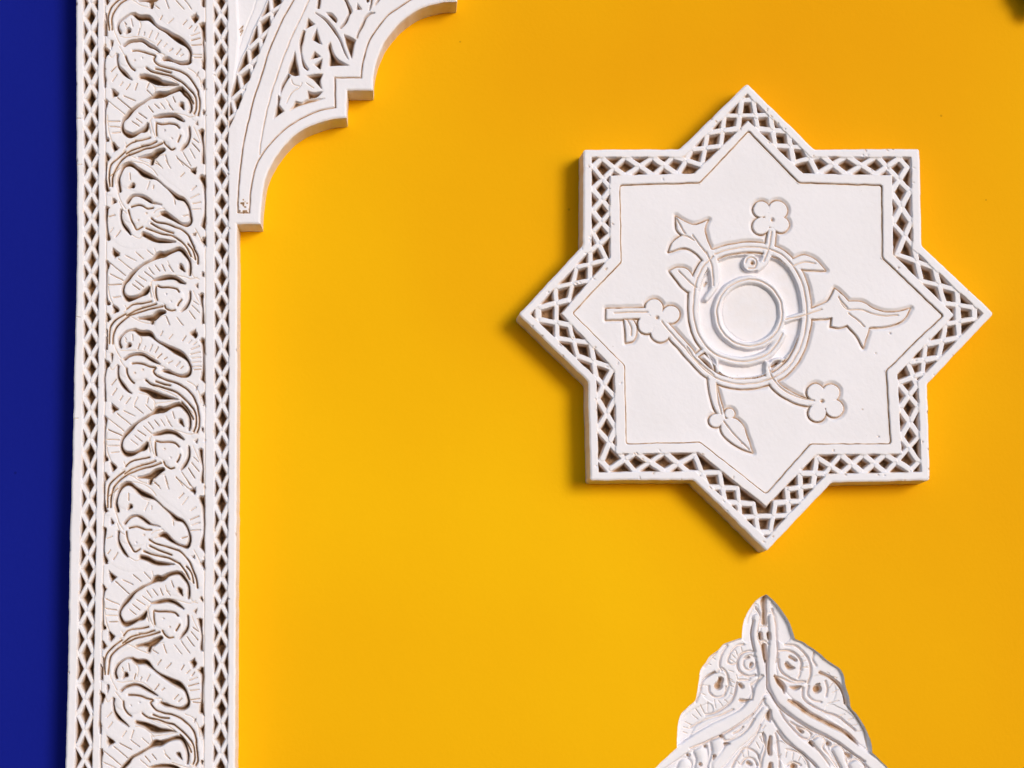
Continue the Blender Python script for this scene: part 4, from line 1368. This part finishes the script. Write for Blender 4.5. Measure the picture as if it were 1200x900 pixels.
# rolling surface: straps stand proud, leaves dome
for nm, q, hh in (('leaf_tip', F_((640, 160, 80), (590, 290, 120), (575, 420, 110)), 0.), ('leaf_tip', F_((810, 130, 70), (880, 270, 110), (900, 420, 130)), -.8),
                  ('spiral', F_((575, 670, 230)), .2), ('spiral', F_((950, 660, 230)), 0.),
                  ('eyed_leaf', G_((640, 130, 300)), -.3), ('eyed_leaf', H_((540, 230, 300)), -.3),
                  ('ribbed_leaf', G_((560, 330, 120), (400, 440, 160), (330, 600, 120)), -.6), ('ribbed_leaf', H_((640, 400, 130), (800, 510, 150), (910, 680, 110)), -.6),
                  ('knob', G_((655, 650, 135), (650, 740, 105), (600, 870, 80)), -.4), ('knob', G_((490, 730, 125), (505, 800, 105), (480, 900, 90)), -.6), ('knob', G_((345, 855, 125), (320, 930, 130)), -.6),
                  ('knob', H_((530, 665, 130), (570, 760, 90), (650, 890, 80)), -.4), ('knob', H_((700, 755, 125), (735, 830, 105), (770, 910, 90)), -.6), ('knob', H_((870, 880, 150)), -.6),
                  ('inner_leaf', G_((1060, 600, 110), (980, 760, 160), (930, 880, 200)), -1.2), ('inner_leaf', H_((190, 720, 120), (290, 830, 180), (340, 920, 200)), -1.2),
                  ('strap', F_((660, 250, 70), (650, 420, 74), (690, 600, 90), (715, 780, 90)) + G_((1030, 200, 120), (900, 380, 120), (600, 540, 130), (330, 700, 120), (60, 880, 130)), .9),
                  ('strap', F_((790, 250, 60), (800, 420, 70), (795, 600, 80)) + H_((110, 60, 80), (190, 270, 110), (420, 460, 110), (660, 590, 110), (900, 780, 110), (1140, 960, 120)), .9),
                  ('strap', H_((70, 290, 70), (190, 500, 100), (330, 660, 100), (500, 800, 110), (620, 930, 110)), .4),
                  ('strap', G_((1100, 330, 60), (960, 540, 100), (800, 680, 110), (650, 860, 110)), .4)):
    W, D = Q.sd_stroke(q)
    if W is None:
        continue
    Q.part(W, D, nm)
    k = np.clip(-D / 4.0, 0, 1); k = np.sqrt(np.clip(1 - (1 - k) ** 2, 0, 1))
    if nm == 'knob':
        k = np.clip(-D / 8.0, 0, 1); k = np.sqrt(np.clip(1 - (1 - k) ** 2, 0, 1))
    lift = {'strap': 2.8, 'knob': 4.2, 'spiral': .9, 'eyed_leaf': .8}.get(nm, .5)
    e0 = np.clip(-D / 1.2, 0, 1)
    Q.base[W] = Q.base[W] * (1 - e0) + (hh - 1.2 + lift * k) * e0
    Q.inc[W] = np.where(D < 0, Q.inc[W] * (1 - e0), Q.inc[W])
    if nm in ('strap', 'knob'):
        gq = np.exp(-((D - .5) / 1.2) ** 2)
        Q.inc[W] = np.maximum(Q.inc[W], (1.6 if nm == 'strap' else 2.4) * gq)
        Q.grime[W] = np.maximum(Q.grime[W], .08 * gq)
for q, dp in LINQ:
    Q.line(q, depth=dp * 1.8, w=2.2, g=.27)
Q.gk = .6
for q in PITQ:
    Q.cut_stroke([(p[0], p[1], p[2] * 1.15 + .5) for p in q], depth=random.uniform(6, 8))
for r_ in ribs:
    Q.line([(p[0], p[1], 1) for p in r_], depth=1.5, w=.8, g=.4, smooth=False)
build_relief(Q, orn_out, 0.0, lambda n, x, y: og, sunk=4.8)
del Q

# ================================================================== dark thing cut by the top right corner
prof = [(0, -.062), (.012, -.060), (.022, -.050), (.030, -.034), (.026, -.026), (.034, -.016), (.046, .004), (.052, .03), (.046, .056),
        (.03, .07), (.022, .075), (.022, .09), (.03, .098), (.018, .12), (.008, .16), (.008, .3)]
import bmesh
bm = bmesh.new()
rings = []
NS = 32
for r, z in prof:
    rings.append([bm.verts.new((max(r, .0004) * math.cos(2 * math.pi * i / NS), max(r, .0004) * math.sin(2 * math.pi * i / NS), z)) for i in range(NS)])
for a, b in zip(rings[:-1], rings[1:]):
    for i in range(NS):
        f = bm.faces.new((a[i], a[(i + 1) % NS], b[(i + 1) % NS], b[i])); f.smooth = True
me = bpy.data.meshes.new('ornament_body')  # mesh of the dark ornament, its shape a guess
bm.to_mesh(me); bm.free()
me.materials.append(DARK)
ob = bpy.data.objects.new('hanging_ornament', me)
COL.objects.link(ob)
ob.location = on_plane(1218, -10, .026)
ob.scale = (.42, .42, .42)
ob['label'] = 'dark brown rounded hanging ornament just entering the top right corner'
ob['category'] = 'ornament'
